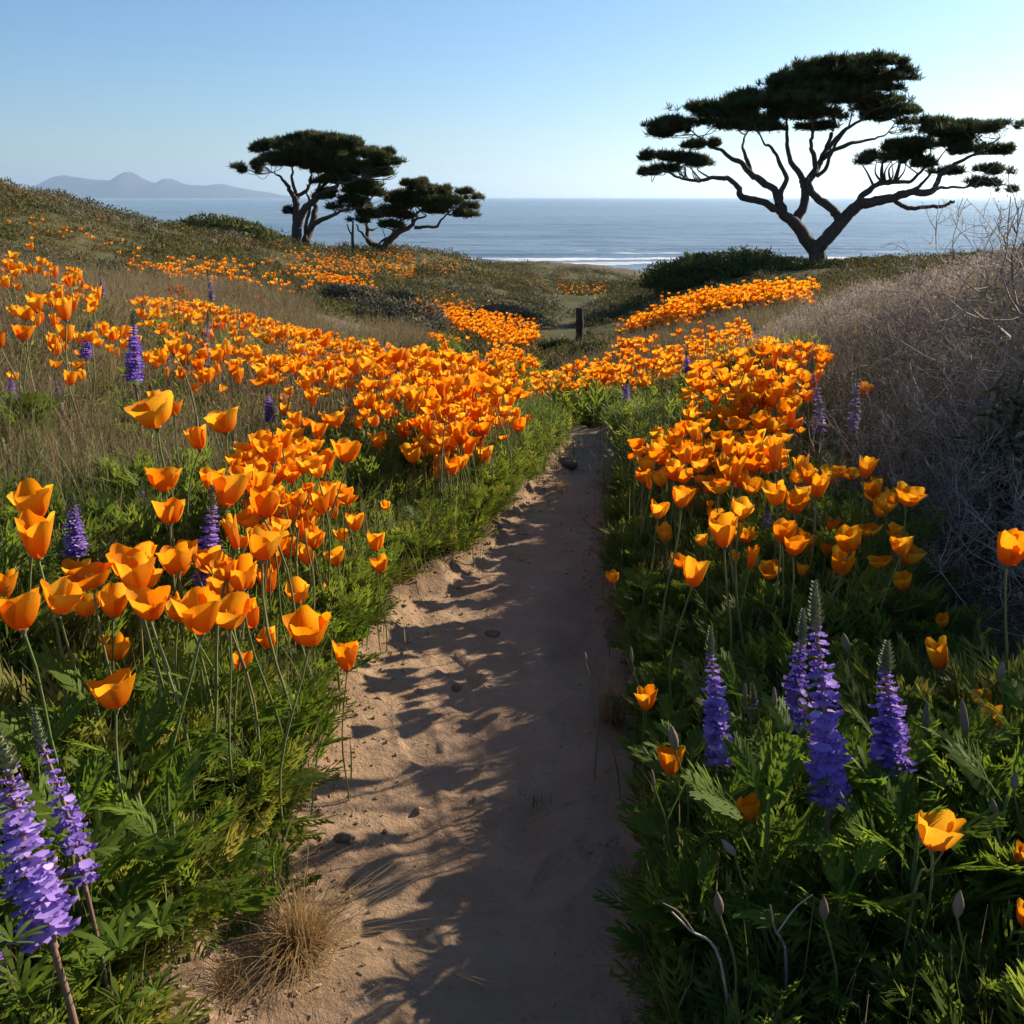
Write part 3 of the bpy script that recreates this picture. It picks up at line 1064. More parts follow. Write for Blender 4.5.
# ------------------------------------------------------------------ shrubs and scrub
def leaf_mass(n, rad, leaf, seed, lumps=1.6, up=.5):
    """a mound of small leaves: lumpy dome with depth, ragged surface"""
    r = np.random.default_rng(seed)
    u = r.normal(size=(n, 3))
    u[:, 2] = np.abs(u[:, 2]) * .95 - .05
    u /= np.linalg.norm(u, axis=1, keepdims=True)
    a = np.arctan2(u[:, 1], u[:, 0])
    lump = 1 + .42 * fbm(u[:, 0] * lumps + seed, u[:, 1] * lumps + u[:, 2] * 1.7, seed, 4)
    d = lump * r.uniform(.35, 1.0, n) ** .35
    d *= np.where(r.uniform(size=n) < .05, r.uniform(1.0, 1.22, n), 1)
    p = u * d[:, None] * np.asarray(rad)
    nrm = u + r.normal(size=(n, 3)) * .55 + np.array([0, 0, up])
    nrm /= np.linalg.norm(nrm, axis=1, keepdims=True)
    s = np.cross(nrm, r.normal(size=(n, 3)))
    s /= np.linalg.norm(s, axis=1, keepdims=True)
    L = leaf * r.uniform(.6, 1.35, n)[:, None]
    k = np.cross(nrm, s)
    # leaf: quad standing along nrm/k mix
    axis = nrm * .6 + k * .8
    v = np.stack([p - s * L * .22, p + s * L * .22, p + s * L * .10 + axis * L, p - s * L * .10 + axis * L], 1)
    g = Geo()
    q = np.arange(n)[:, None] * 4 + np.arange(4)[None]
    hue = np.clip(.5 + .5 * fbm(p[:, 0] / max(rad[0], .01) * 2.3, (p[:, 1] + p[:, 2]) / max(rad[1], .01) * 2.3, seed + 5, 3) + r.normal(0, .16, n), 0, .98)
    g.add(v, q, None, np.repeat(hue, 4), np.tile([0, 0, 1, 1], n))
    return g


def stems_geo(rad, n, seed, thick):
    r = np.random.default_rng(seed)
    g = Geo()
    for k in range(n):
        a = r.uniform(0, 6.283)
        e = r.uniform(.3, 1.0)
        tip = np.array([math.cos(a) * rad[0] * e, math.sin(a) * rad[1] * e, rad[2] * (1.12 - .6 * e * e)])
        C = catmull([[tip[0] * .08, tip[1] * .08, -.12 * rad[2]], [tip[0] * .45, tip[1] * .45, tip[2] * .55], tip], 4)
        tube(g, C, np.linspace(thick, thick * .25, len(C)), 4)
    return g


def shrub(name, px, py, Y, rx, ry, rz, n, leaf, mat, label, cat, seed, sink=.1, group=None, drop=None):
    p = at_Y(px, py, Y)
    z = gz(p[0], p[1])
    rt = tag(link(name, None, loc=(p[0], p[1], z - sink * rz)), label, cat, group)
    link("foliage", leaf_mass(n, (rx, ry, rz), leaf, seed).mesh("foliage", [M[mat]], smooth=False), rt)
    link("stems", stems_geo((rx * .9, ry * .9, rz * .9), 14, seed, max(.008, rx * .012)).mesh("stems", [M['twig']]), rt)
    return rt


shrub("coastal_shrub", 728, 286, 34.5, 2.4, 2.0, .98, 16000, .11, 'scrub_green', "big rounded dark green shrub mound left of the right cypress", "shrub", 101)
shrub("coastal_shrub", 695, 290, 34, 1.7, 1.5, .75, 8000, .10, 'scrub_green', "low dark green shrub on the slope at the edge of the right mound", "shrub", 102)
shrub("coastal_shrub", 775, 294, 33.0, 1.9, 1.4, .42, 10000, .10, 'scrub_green', "dark green shrub at the foot of the right cypress trunk", "shrub", 103)
shrub("coastal_shrub", 862, 274, 36.5, 1.7, 1.3, .34, 8000, .10, 'scrub_green', "low green shrub just right of the right cypress trunk", "shrub", 104)
shrub("coastal_shrub", 212, 240, 54, 3.7, 2.2, .95, 12000, .15, 'scrub_green', "long dark green shrub on the ridge left of the left cypresses", "shrub", 105)
shrub("grey_shrub", 498, 312, 30, 1.5, 1.2, .6, 7000, .09, 'scrub_grey', "rounded grey green shrub in the middle of the valley", "shrub", 106)
shrub("grey_shrub", 392, 327, 19, 1.0, .9, .45, 5000, .07, 'scrub_grey', "dark low shrub between two orange poppy patches on the left slope", "shrub", 107)
shrub("grey_shrub", 345, 304, 22, .85, .7, .36, 4500, .08, 'scrub_grey', "grey shrub above the bare sandy hollow", "shrub", 108)
shrub("dark_shrub", 594, 362, 14.5, .42, .40, .30, 5000, .05, 'scrub_green', "dark green shrub beside the post in the valley", "shrub", 109)
shrub("dark_shrub", 562, 350, 18.5, .42, .4, .28, 4500, .05, 'scrub_green', "small dark shrub beyond the far end of the path", "shrub", 110)
shrub("poppy_bush", 172, 292, 13.2, .42, .38, .30, 3600, .05, 'orange_scrub', "rounded burnt orange flowering bush above the left field", "bush", 111)
shrub("poppy_bush", 258, 300, 14.2, .16, .16, .22, 1000, .045, 'orange_scrub', "small orange flowering bush beside the bare hollow", "bush", 112)

# weathered posts in the valley
for (px, pb, pt, Y, rad, lab) in ((579, 333, 308, 22, .085, "dark weathered post standing in the middle of the valley"),
                                   (757, 319, 303, 11.5, .045, "short brown stump of a post among the right hand poppies")):
    p = at_Y(px, pb, Y)
    z = gz(p[0], p[1])
    top = at_Y(px, pt, Y)
    hh = min(max(top[2] - z, .18), 1.0 if Y > 15 else .42)
    g = Geo()
    k = 7
    zz = np.linspace(-.15, hh, k)
    C = np.stack([.012 * np.sin(zz * 4), .01 * np.cos(zz * 5), zz], -1)
    rr = np.full(k, rad) * (1 + .12 * np.sin(np.arange(k) * 2.1))
    tube(g, C, rr, 9)
    # worn slanted top
    ring = g.V[-1][-9:]
    cen = ring.mean(0) + np.array([0, 0, rad * .35])
    g.add(np.vstack([ring, cen]), None, [[i, (i + 1) % 9, 9] for i in range(9)])
    tag(link("wooden_post", g.mesh("wooden_post", [M['post']]), loc=(p[0], p[1], z)), lab, "post")

# low scrub on the far slopes
def leafy_clump(seed, n=110):
    return leaf_mass(n, (1, 1, .62), .17, seed, lumps=2.2, up=.9)


def in_bare(x, y):
    px, py, d = project(np.stack([x, y, height(x, y)], -1))
    return in_poly(px, py, [(285, 318), (330, 306), (385, 325), (395, 340), (345, 345)]) & (y < 17)


FAR_PATCH = [  # (polygon in the picture, near Y, far Y, how many)
    ([(405, 310), (440, 296), (475, 300), (530, 322), (540, 340), (500, 345), (455, 330), (430, 338)], 15, 33, 900),
    ([(285, 252), (345, 253), (380, 268), (365, 285), (310, 272)], 38, 68, 260),
    ([(370, 252), (405, 255), (420, 275), (390, 275)], 42, 70, 300),
    ([(425, 258), (465, 262), (470, 272), (430, 270)], 45, 80, 110),
    ([(555, 283), (600, 282), (605, 294), (560, 294)], 42, 95, 160),
    ([(300, 268), (360, 275), (385, 295), (330, 290)], 26, 60, 200),
    ([(612, 345), (640, 322), (690, 306), (700, 318), (660, 336), (628, 352)], 10, 24, 760),
    ([(700, 305), (760, 288), (808, 286), (805, 300), (760, 305), (720, 312)], 11, 26, 720),
    ([(120, 262), (300, 262), (330, 290), (180, 288)], 17, 48, 170),
    ([(0, 215), (110, 225), (160, 262), (0, 258)], 20, 48, 30),
    ([(655, 300), (720, 290), (745, 297), (690, 312)], 17, 30, 260),
]
r = np.random.default_rng(77)
n = 15000
Y = np.exp(r.uniform(math.log(12), math.log(140), n))
X = r.uniform(-.72, .72, n) * (Y + 3)
H = height(X, Y)
px, py, d = project(np.stack([X, Y, H], -1))
ok = (H > SEA_Z + 2) & (np.abs(X - path_c(Y)) > path_w(Y)) & ~in_bare(X, Y)
ok &= (vnoise(X * .35, Y * .35, 61) + .35 * r.uniform(size=n)) > .42
for poly, a, b, c in FAR_PATCH:
    ok &= ~(in_poly(px, py, poly) & (Y > a) & (Y < b) & (r.uniform(size=n) < .5))
ok &= ~((px > 775) & (px < 855) & (Y > 26) & (Y < 39) & (r.uniform(size=n) < .8))
ok &= ~((X > 1) & (Y < 14) & (X < 9) & (r.uniform(size=n) < .2))
X, Y, H = X[ok], Y[ok], H[ok]
sc = r.uniform(.16, .5, len(X)) * np.clip(Y / 30, .7, 2.0)
hue = np.clip(.45 + .45 * fbm(X * .18, Y * .18, 62, 3) + r.normal(0, .13, len(X)), 0, .98)
kind = (fbm(X * .12 + 9, Y * .12, 63, 3) + r.normal(0, .22, len(X)))
for nm, mat, sel, lab in (("scrub", 'scrub', kind < .22, "low olive and brown scrub covering the far slopes"),
                          ("grey_scrub", 'scrub_grey', (kind >= .22), "low grey green scrub dotted over the far slopes")):
    g = Geo()
    pick = r.integers(0, 4, len(X))
    for k in range(4):
        s = sel & (pick == k)
        m = s.sum()
        scatter(g, leafy_clump(200 + k), np.stack([X[s], Y[s], H[s] - .04], -1), rotz(r.uniform(0, 6.28, m)), sc[s], hue[s], own=.35)
    tag(link(nm, g.mesh(nm, [M[mat]], smooth=False)), lab, "scrub", kind='stuff')
# ------------------------------------------------------------------ poppy templates
def petal_grid(theta0, half, H, Rr, flare, inner, r, nu, nv):
    u = np.linspace(-1, 1, nu)[None]
    v = np.linspace(0, 1, nv)[:, None]
    ph = r.uniform(0, 6.28)
    amp = r.uniform(.05, .12)
    top = 1 - .20 * np.abs(u) ** 2.6 + amp * np.sin(2.7 * u + ph) + .018 * np.sin(9 * u + ph * 2)
    vv = v * top
    # cup profile: narrow base, belly, flared rim
    rad = .07 + (Rr - .07) * np.sin(np.clip(vv, 0, 1) * math.pi / 2 * .95) ** .55
    rad = rad + flare * np.clip(vv - .55, 0, 1) ** 1.6 + .07 * np.sin(3.3 * u + ph) * vv ** 2.5 + .02 * np.sin(8 * u + ph * 3) * vv ** 4
    rad = rad * (1 - .09 * inner) * (1 + .05 * np.abs(u))
    wdt = half * (.55 + .45 * np.sin(np.clip(vv * 1.15, 0, 1) * math.pi / 2)) * (1 - .10 * np.clip(vv - .75, 0, 1) * 4 * np.abs(u))
    th = theta0 + u * wdt
    z = H * (vv ** 1.12) + .02 * inner - flare * .35 * np.clip(vv - .7, 0, 1) ** 1.5
    P = np.stack([np.cos(th) * rad, np.sin(th) * rad, z + 0 * u], -1)
    n, m = P.shape[:2]
    i = np.arange(n - 1)[:, None] * m
    j = np.arange(m - 1)[None]
    Q = np.stack([i + j, i + j + 1, i + m + j + 1, i + m + j], -1).reshape(-1, 4)
    return P.reshape(-1, 3), Q, np.repeat(v[:, 0], m)


SHAPES = [  # H, R, half-angle, flare     (width about 1)
    (.86, .44, 1.06, .12), (.78, .46, 1.10, .20), (.92, .42, 1.05, .05), (.70, .49, 1.08, .26), (.90, .43, 1.02, .15), (1.00, .37, 1.05, .03), (.80, .46, 1.12, .09), (.74, .48, 1.04, .17),
    (1.12, .22, 1.15, .0), (.50, .56, 1.00, .30)]


def bloom_petals(k, nu, nv):
    H, Rr, half, fl = SHAPES[k]
    r = np.random.default_rng(300 + k)
    out = []
    a0 = r.uniform(0, 6.28)
    for j in range(4):
        inner = j % 2
        g = Geo()
        P, Q, t = petal_grid(a0 + j * math.pi / 2 + r.normal(0, .10), half * r.uniform(.92, 1.06), H * r.uniform(.93, 1.05), Rr * r.uniform(.95, 1.05), fl * r.uniform(.6, 1.4), inner, r, nu, nv)
        g.add(P, Q, None, r.uniform(0, .25), t)
        out.append(g)
    return out


def stamens_geo(seed):
    r = np.random.default_rng(seed)
    g = Geo()
    for k in range(26):
        a = r.uniform(0, 6.28)
        s = r.uniform(.05, .20)
        p0 = np.array([math.cos(a) * .05, math.sin(a) * .05, .05])
        p1 = np.array([math.cos(a) * s, math.sin(a) * s, r.uniform(.28, .44)])
        ribbon(g, [p0, (p0 + p1) / 2, p1], [.012, .018, .035], [-math.sin(a), math.cos(a), 0], r.uniform(0, 1))
    return g


def receptacle_geo():
    g = Geo()
    z = np.array([-.14, -.10, -.04, .0, .03, .06])
    rr = np.array([.035, .045, .075, .115, .11, .08])
    tube(g, np.stack([0 * z, 0 * z, z], -1), rr, 8)
    return g


PETALS = [[p.mesh("petal", [M['petal']]) for p in bloom_petals(k, 9, 8)] for k in range(10)]
BLOOM_LOD = []
for k in range(10):
    g = Geo()
    for p in bloom_petals(k, 6, 5):
        g.merge(p)
    BLOOM_LOD.append(g)
BLOOM_MESH = [g.mesh("bloom", [M['petal']]) for g in BLOOM_LOD]
BLOOM_TINY = []
for k in range(5):
    g = Geo()
    for p in bloom_petals(k, 3, 3):
        g.merge(p)
    BLOOM_TINY.append(g)
STAMENS = [stamens_geo(k).mesh("stamens", [M['stamen']]) for k in range(2)]
RECEPT = receptacle_geo().mesh("receptacle", [M['stem']])

STEM_TOP = []
STEM_GEO = []
for k in range(6):
    r = np.random.default_rng(400 + k)
    b = r.uniform(.04, .22)
    s = np.linspace(0, 1, 9)
    C = np.stack([b * s ** 1.8 + .02 * np.sin(s * 7 + k), .03 * np.sin(s * 5 + k * 2), s], -1)
    C -= C[0]
    C[:, 2] /= C[-1, 2]
    g = Geo()
    ex = np.vstack([[C[0][0], C[0][1], -.08], C])
    tube(g, ex, np.concatenate([[.0065], np.linspace(.0062, .0046, 9)]), 6)
    STEM_GEO.append(g)
    tg = C[-1] - C[-2]
    STEM_TOP.append((C[-1], tg / np.linalg.norm(tg)))
STEM_MESH = [g.mesh("stem", [M['stem']]) for g in STEM_GEO]

# ------------------------------------------------------------------ poppies seen one by one: (x, y, width in the picture, label)
HERO = [
    (38, 540, 50, "large orange poppy on a long stem at the left edge, before a purple spike"),
    (36, 503, 44, "orange poppy directly behind the large one at the left edge"),
    (157, 411, 45, "tall open poppy standing alone above dry grass on the left slope"),
    (200, 440, 27, "small cup shaped poppy right of the tall lone one on the left slope"),
    (165, 478, 38, "open poppy below the tall lone one, between two purple spikes"),
    (226, 420, 36, "broad poppy upper right of the tall lone one in the dry grass"),
    (225, 490, 46, "wide poppy right behind the tip of the central purple spike"),
    (213, 480, 30, None), (170, 512, 34, None), (252, 518, 28, None), (260, 470, 25, None), (273, 500, 27, None), (291, 502, 24, None),
    (312, 463, 26, "poppy at the top right corner of the front left cluster"),
    (334, 488, 19, None), (348, 502, 17, None), (335, 512, 16, None), (355, 523, 22, None), (307, 533, 26, None),
    (308, 555, 26, None), (312, 520, 18, None), (377, 543, 22, None), (381, 565, 20, "small round poppy leaning out over the left path edge"),
    (337, 557, 22, None), (385, 506, 12, None), (262, 547, 38, "large poppy just right of the central purple spike"),
    (273, 565, 27, None), (142, 557, 36, "pale lit poppy left of the central purple spike"), (178, 559, 38, "upright poppy touching the left side of the central purple spike"),
    (242, 576, 38, None), (270, 582, 28, None), (299, 592, 28, "single poppy standing a little apart right of the front cluster"), (324, 591, 14, "small closed poppy halfway between the front cluster and the path"),
    (150, 604, 42, "widely flared poppy in the middle of the front row"), (137, 576, 44, None), (113, 603, 38, None),
    (84, 604, 34, "dark orange upright poppy in the left part of the front row"), (59, 598, 42, None), (23, 612, 50, "large drooping orange poppy low at the left edge of the front row"),
    (4, 588, 30, "poppy cut off by the left frame edge"), (80, 572, 33, None), (201, 615, 52, "biggest deep cup poppy below the central purple spike"),
    (230, 611, 45, "poppy overlapping the right side of the biggest cup poppy"), (254, 615, 32, None), (270, 639, 24, "small poppy below the right end of the front row"),
    (242, 668, 30, "low wide poppy hanging below the front row among green stems"), (310, 628, 46, "tall double looking poppy nearest the path in the front left cluster"),
    (347, 658, 33, "open poppy leaning over the path edge, rightmost of the front left cluster"), (291, 690, 12, "tiny closed orange poppy above the green foliage by the path"),
    (115, 648, 34, "ragged poppy with curled petals above the lowest left poppy"), (116, 692, 46, "lowest large orange poppy in the left foliage"), (0, 707, 16, "poppy half outside the left frame edge beside purple spikes"),
    (74, 650, 16, "small dull orange closed poppy in the shade at the left"),
    (37, 304, 22, "bright poppy standing above the left slope against the brown hill"), (66, 312, 24, "poppy beside the bright one high on the left slope"), (53, 345, 17, "lone poppy in the grass high on the left slope"),
    (174, 347, 20, "pair like wide poppy on the upper left slope right of the tall purple spike"), (32, 247, 9, "small poppy on the skyline of the left slope"),
    # right bank, front
    (647, 700, 27, "small upright poppy at the right path edge, left of the lupines"), (670, 762, 33, "cup shaped poppy low at the right path edge"),
    (750, 810, 30, "shaded reddish poppy in the dark foliage below the lupines"), (932, 831, 50, "large glowing poppy on a thick stem in the lower right foliage"),
    (1019, 857, 34, "poppy cut off by the right frame edge in the lower right"), (1023, 915, 28, "reddish poppy below the one cut off by the right frame edge"),
    (991, 723, 36, "round deep orange poppy right of the right hand lupine"), (980, 701, 26, "shaded poppy behind the round one at the right"),
    (941, 658, 33, "goblet shaped poppy just right of the rightmost lupine tip"), (1006, 550, 42, "tall poppy on a long stem against the dark brush at the right edge"),
    (860, 613, 13, "tiny dark poppy in shade behind the tall lupine tip"), (904, 582, 22, "dim shaded orange poppy under the brush"), (944, 621, 16, "small dim poppy in deep shade under the dry brush"),
    (844, 587, 14, None), (769, 571, 20, None), (733, 558, 14, None), (692, 575, 32, "open poppy with a lower petal hanging down, front of the right clump"),
    (614, 577, 16, "little poppy leaning over the path from the right clump"), (643, 571, 12, "tiny yellow orange poppy beside the path on the right"), (666, 534, 20, "isolated poppy on the left flank of the right clump"),
    (681, 498, 27, "wide open poppy on the left of the right clump, above the path"), (739, 509, 28, "pale backlit poppy in the middle of the right clump"), (750, 485, 22, None),
    (724, 480, 20, None), (776, 495, 28, None), (816, 488, 26, None), (829, 476, 21, None), (863, 470, 24, "tall poppy standing highest right of the right clump"), (871, 484, 13, None),
    (803, 468, 22, None), (842, 484, 9, None), (906, 495, 30, "poppy at the right end of the right clump against dry brush"), (892, 500, 22, None), (803, 377, 17, "bright poppy at the tip of the shaded drift below the grey brush"),
    (724, 534, 36, "largest open poppy in the front of the right clump"), (782, 532, 28, None), (679, 561, 20, None), (770, 567, 19, None), (801, 571, 15, None),
    (809, 546, 14, None), (832, 526, 16, None), (826, 550, 14, None), (848, 553, 12, None), (861, 519, 12, None), (735, 559, 13, None), (875, 563, 13, None), (863, 389, 16, "lone poppy surrounded by the grey dry brush"),
]


def cluster_of(px, py):
    if px < 420 and py > 455:
        return "orange poppy in the dense front cluster left of the path", "front left poppy cluster"
    if px < 420 and py > 380:
        return "orange poppy in the middle of the left hand drift", "middle left poppy drift"
    if px < 560 and py > 345 and px >= 420 or (px < 600 and py > 400 and px >= 420):
        return "small orange poppy in the thick drift where the path narrows on the left", "poppies at the left of the path bend"
    if px < 430:
        return "small orange poppy scattered over the upper left slope", "upper left slope poppies"
    if py > 410:
        return "orange poppy in the sunlit clump right of the path", "right path poppy clump"
    if px > 690 and py > 355:
        return "shaded orange poppy in the drift below the grey brush", "shaded right poppy drift"
    return "small orange poppy in the far drift right of the path bend", "far right poppy drift"


POP = []   # dicts: bloom position, width, stem height, label, group, hero


def add_pop(c, W, label=None, hero=False, rr=None):
    rr = rr or random
    k = rr.randrange(len(STEM_TOP))
    a = rr.uniform(0, 6.283)
    top, tg = STEM_TOP[k]
    L = max(.12, c[2] - gz(c[0], c[1]))
    for _ in range(3):
        off = np.array([top[0] * math.cos(a) - top[1] * math.sin(a), top[0] * math.sin(a) + top[1] * math.cos(a)]) * L
        b = c[:2] - off
        zb = gz(b[0], b[1])
        L = max(.10, c[2] - zb)
    px, py, d = project(c)
    POP.append(dict(c=np.array(c), base=np.array([b[0], b[1], zb]), a=a, k=k, L=L, W=W, px=float(px), py=float(py), d=float(d), size=F * W / float(d), label=label, hero=hero, shape=rr.randrange(8) if hero else rr.choice([0, 1, 2, 3, 4, 5, 6, 7, 0, 1, 2, 4, 6, 7, 8, 9, 9])))


rr = random.Random(5)
for (px, py, w, lab) in HERO:
    W0 = .072
    best = None
    for f in np.linspace(.55, 1.9, 70):
        d = F * W0 / w * f
        c = at_depth(px, py + w * .36, d)        # foot of the bloom
        h = c[2] - gz(c[0], c[1])
        want = .40 if w > 22 else .36
        cost = abs(math.log(f)) * 1.0 + max(0, .24 - h) * 14 + max(0, h - .52) * 9 + abs(h - want) * .6
        if best is None or cost < best[0]:
            best = (cost, d, c)
    _, d, c = best
    add_pop(c, w * d / F * 1.02, lab, True, rr)

REGION = [  # polygon (blooms, in the picture), near Y, far Y, count, min gap (m)
    ([(225, 470), (300, 415), (420, 385), (520, 395), (572, 440), (505, 500), (470, 470), (400, 500), (385, 555), (330, 560), (260, 560)], 2.0, 6.5, 265),
    ([(330, 500), (400, 430), (480, 400), (560, 435), (520, 495), (430, 540), (380, 575), (340, 560)], 2.6, 6.0, 90),
    ([(685, 385), (760, 350), (828, 352), (815, 395), (770, 432), (690, 428)], 4.3, 8.0, 190),
    ([(250, 420), (330, 370), (430, 352), (520, 372), (560, 405), (572, 440), (420, 430), (290, 450)], 4.0, 9.0, 400),
    ([(0, 255), (55, 258), (110, 300), (85, 320), (50, 310), (0, 290)], 3.5, 9, 80),
    ([(130, 300), (200, 305), (330, 335), (450, 362), (360, 385), (270, 375), (190, 345), (140, 330)], 6.0, 13, 760),
    ([(200, 345), (320, 365), (330, 400), (210, 410), (140, 360)], 4.0, 8, 95),
    ([(0, 310), (150, 340), (220, 420), (100, 420), (0, 400)], 2.6, 6, 40),
    ([(440, 352), (520, 362), (575, 385), (560, 425), (500, 385), (430, 375)], 6.5, 12, 260),
    ([(425, 335), (520, 350), (540, 368), (470, 360)], 10, 15, 150),
    ([(528, 400), (545, 380), (600, 352), (660, 335), (745, 322), (755, 345), (690, 372), (620, 402), (570, 412)], 6.0, 12.5, 720),
    ([(690, 372), (760, 345), (820, 352), (815, 385), (770, 420), (700, 420), (670, 400)], 5.0, 9.0, 190),
    ([(625, 470), (640, 440), (700, 425), (780, 425), (790, 470), (740, 500), (650, 490)], 2.7, 5.2, 125),
    ([(640, 500), (760, 470), (880, 480), (890, 570), (780, 590), (690, 570)], 2.2, 4.2, 26),
    ([(770, 395), (815, 395), (800, 440), (760, 440)], 3.6, 6, 22),
    ([(860, 500), (920, 480), (915, 580), (870, 590)], 2.2, 3.6, 10),
    ([(90, 560), (280, 540), (290, 620), (40, 630)], 1.3, 2.1, 26),
]
r = np.random.default_rng(90)
for poly, ya, yb, cnt in REGION:
    got = 0
    xs = [p[0] for p in poly]
    for _ in range(60):
        n = cnt * 8
        Y = np.sqrt(r.uniform(ya * ya, yb * yb, n))
        X = (r.uniform(min(xs) - 10, max(xs) + 10, n) - 512) / F * Y * 1.03
        base = height(X, Y)
        h = np.clip(r.normal(.37, .07, n), .16, .58)
        c = np.stack([X, Y, base + h], -1)
        px, py, d = project(c)
        ok = in_poly(px, py, poly) & (np.abs(X - path_c(Y)) > path_w(Y) + .06 - .0 * Y) & (vnoise(X * 2.1, Y * 2.1, 71) + r.uniform(-.25, .25, n) > .36)
        for i in np.where(ok)[0]:
            W = float(np.clip(r.normal(.062, .015), .030, .095))
            add_pop(c[i], W, None, False, rr)
            got += 1
            if got >= cnt:
                break
        if got >= cnt:
            break

vis = [p for p in POP if -20 < p['px'] < 1044 and 0 < p['py'] < 1040]
vis.sort(key=lambda p: (not p['hero'], -p['size']))
solo, rest = vis[:300], vis[300:]


def place_poppy(p, detailed):
    root = link("poppy", None, loc=p['base'], rot=(0, 0, p['a']))
    root.empty_display_size = .05
    lab = p['label']
    grp = None
    if lab is None:
        lab, grp = cluster_of(p['px'], p['py'])
    else:
        grp = "orange poppies along the path"
    tag(root, lab, "poppy", grp)
    link("stem", STEM_MESH[p['k']], root, scl=p['L'])
    top, tg = STEM_TOP[p['k']]
    loc = top * p['L']
    q = Vector(tg * .45 + np.array([0, 0, .55])).to_track_quat('Z', 'X').to_euler()
    q = (q[0] + rr.uniform(-.22, .22), q[1] + rr.uniform(-.22, .22), q[2] + rr.uniform(0, 6.28))
    W = p['W'] * .88
    if detailed:
        for me in PETALS[p['shape']]:
            link("petal", me, root, loc, q, W)
        if p['size'] > 16:
            link("stamens", STAMENS[p['shape'] % 2], root, loc, q, W)
        link("receptacle", RECEPT, root, loc, q, W)
    else:
        link("bloom", BLOOM_MESH[p['shape']], root, loc, q, W)


for i, p in enumerate(solo):
    place_poppy(p, p['size'] > 17)

# the thousands of smaller blooms of the drifts
g = Geo()
for k in range(6):
    sel = [p for p in rest if p['k'] == k]
    if not sel:
        continue
    a = np.array([p['a'] for p in sel])
    scatter(g, STEM_GEO[k], np.array([p['base'] for p in sel]), rotz(a), np.array([p['L'] for p in sel]), r.uniform(0, 1, len(sel)), mat_off=1)
for k in range(10):
    sel = [p for p in rest if p['shape'] == k]
    if not sel:
        continue
    n = len(sel)
    scatter(g, BLOOM_LOD[k], np.array([p['c'] for p in sel]), rand_rot(n, .28, r), np.array([p['W'] * .88 for p in sel]), r.uniform(0, .85, n))
FARB = []
for poly, ya, yb, cnt in FAR_PATCH:
    n = cnt * 60
    Y = np.exp(r.uniform(math.log(ya), math.log(yb), n))
    xs = [q[0] for q in poly]
    X = (r.uniform(min(xs), max(xs), n) - 512) / F * Y * 1.02
    h = r.uniform(.12, .38, n)
    c = np.stack([X, Y, height(X, Y) + h], -1)
    px, py, d = project(c)
    jx, jy = r.normal(0, 9, n), r.normal(0, 3.5, n)
    ok = np.where(in_poly(px + jx, py + jy, poly) & (fbm(X * .55, Y * .55, 72, 3) + r.uniform(-.35, .35, n) > .02))[0][:int(cnt * 1.1)]
    FARB.append(c[ok])
FARB = np.concatenate(FARB)
pk = r.integers(0, 5, len(FARB))
for k in range(5):
    s = pk == k
    n = int(s.sum())
    scatter(g, BLOOM_TINY[k], FARB[s], rand_rot(n, .35, r), r.uniform(.06, .10, n), r.uniform(0, .85, n))
tag(link("poppy_drift", g.mesh("poppy_drift", [M['petal'], M['stem']])), "drifts of small orange poppies running down the valley", "poppies", kind='stuff')

# ------------------------------------------------------------------ lupines
def blossom_geo(r):
    g = Geo()
    # banner: upright cupped petal; wings: two puffy lobes
    u = np.linspace(-1, 1, 3)
    P = np.array([[.10 + .06 * abs(x), .36 * x * w, z] for z, w in ((.0, .35), (.22, 1.0), (.46, .75)) for x in u])
    P[:, 0] -= np.repeat([0, .02, .16], 3)
    g.add(P, [(0, 1, 4, 3), (1, 2, 5, 4), (3, 4, 7, 6), (4, 5, 8, 7)], None, .8, np.repeat([0, .5, 1], 3))
    for s in (-1, 1):
        W = np.array([[.0, .05 * s, .0], [.22, .20 * s, .10], [.48, .05 * s, .02], [.26, .10 * s, -.16], [.30, .24 * s, -.02]])
        g.add(W, [(0, 1, 4, 3), (1, 2, 3, 4)], None, .15, [0, .5, 1, .5, .6])
    return g


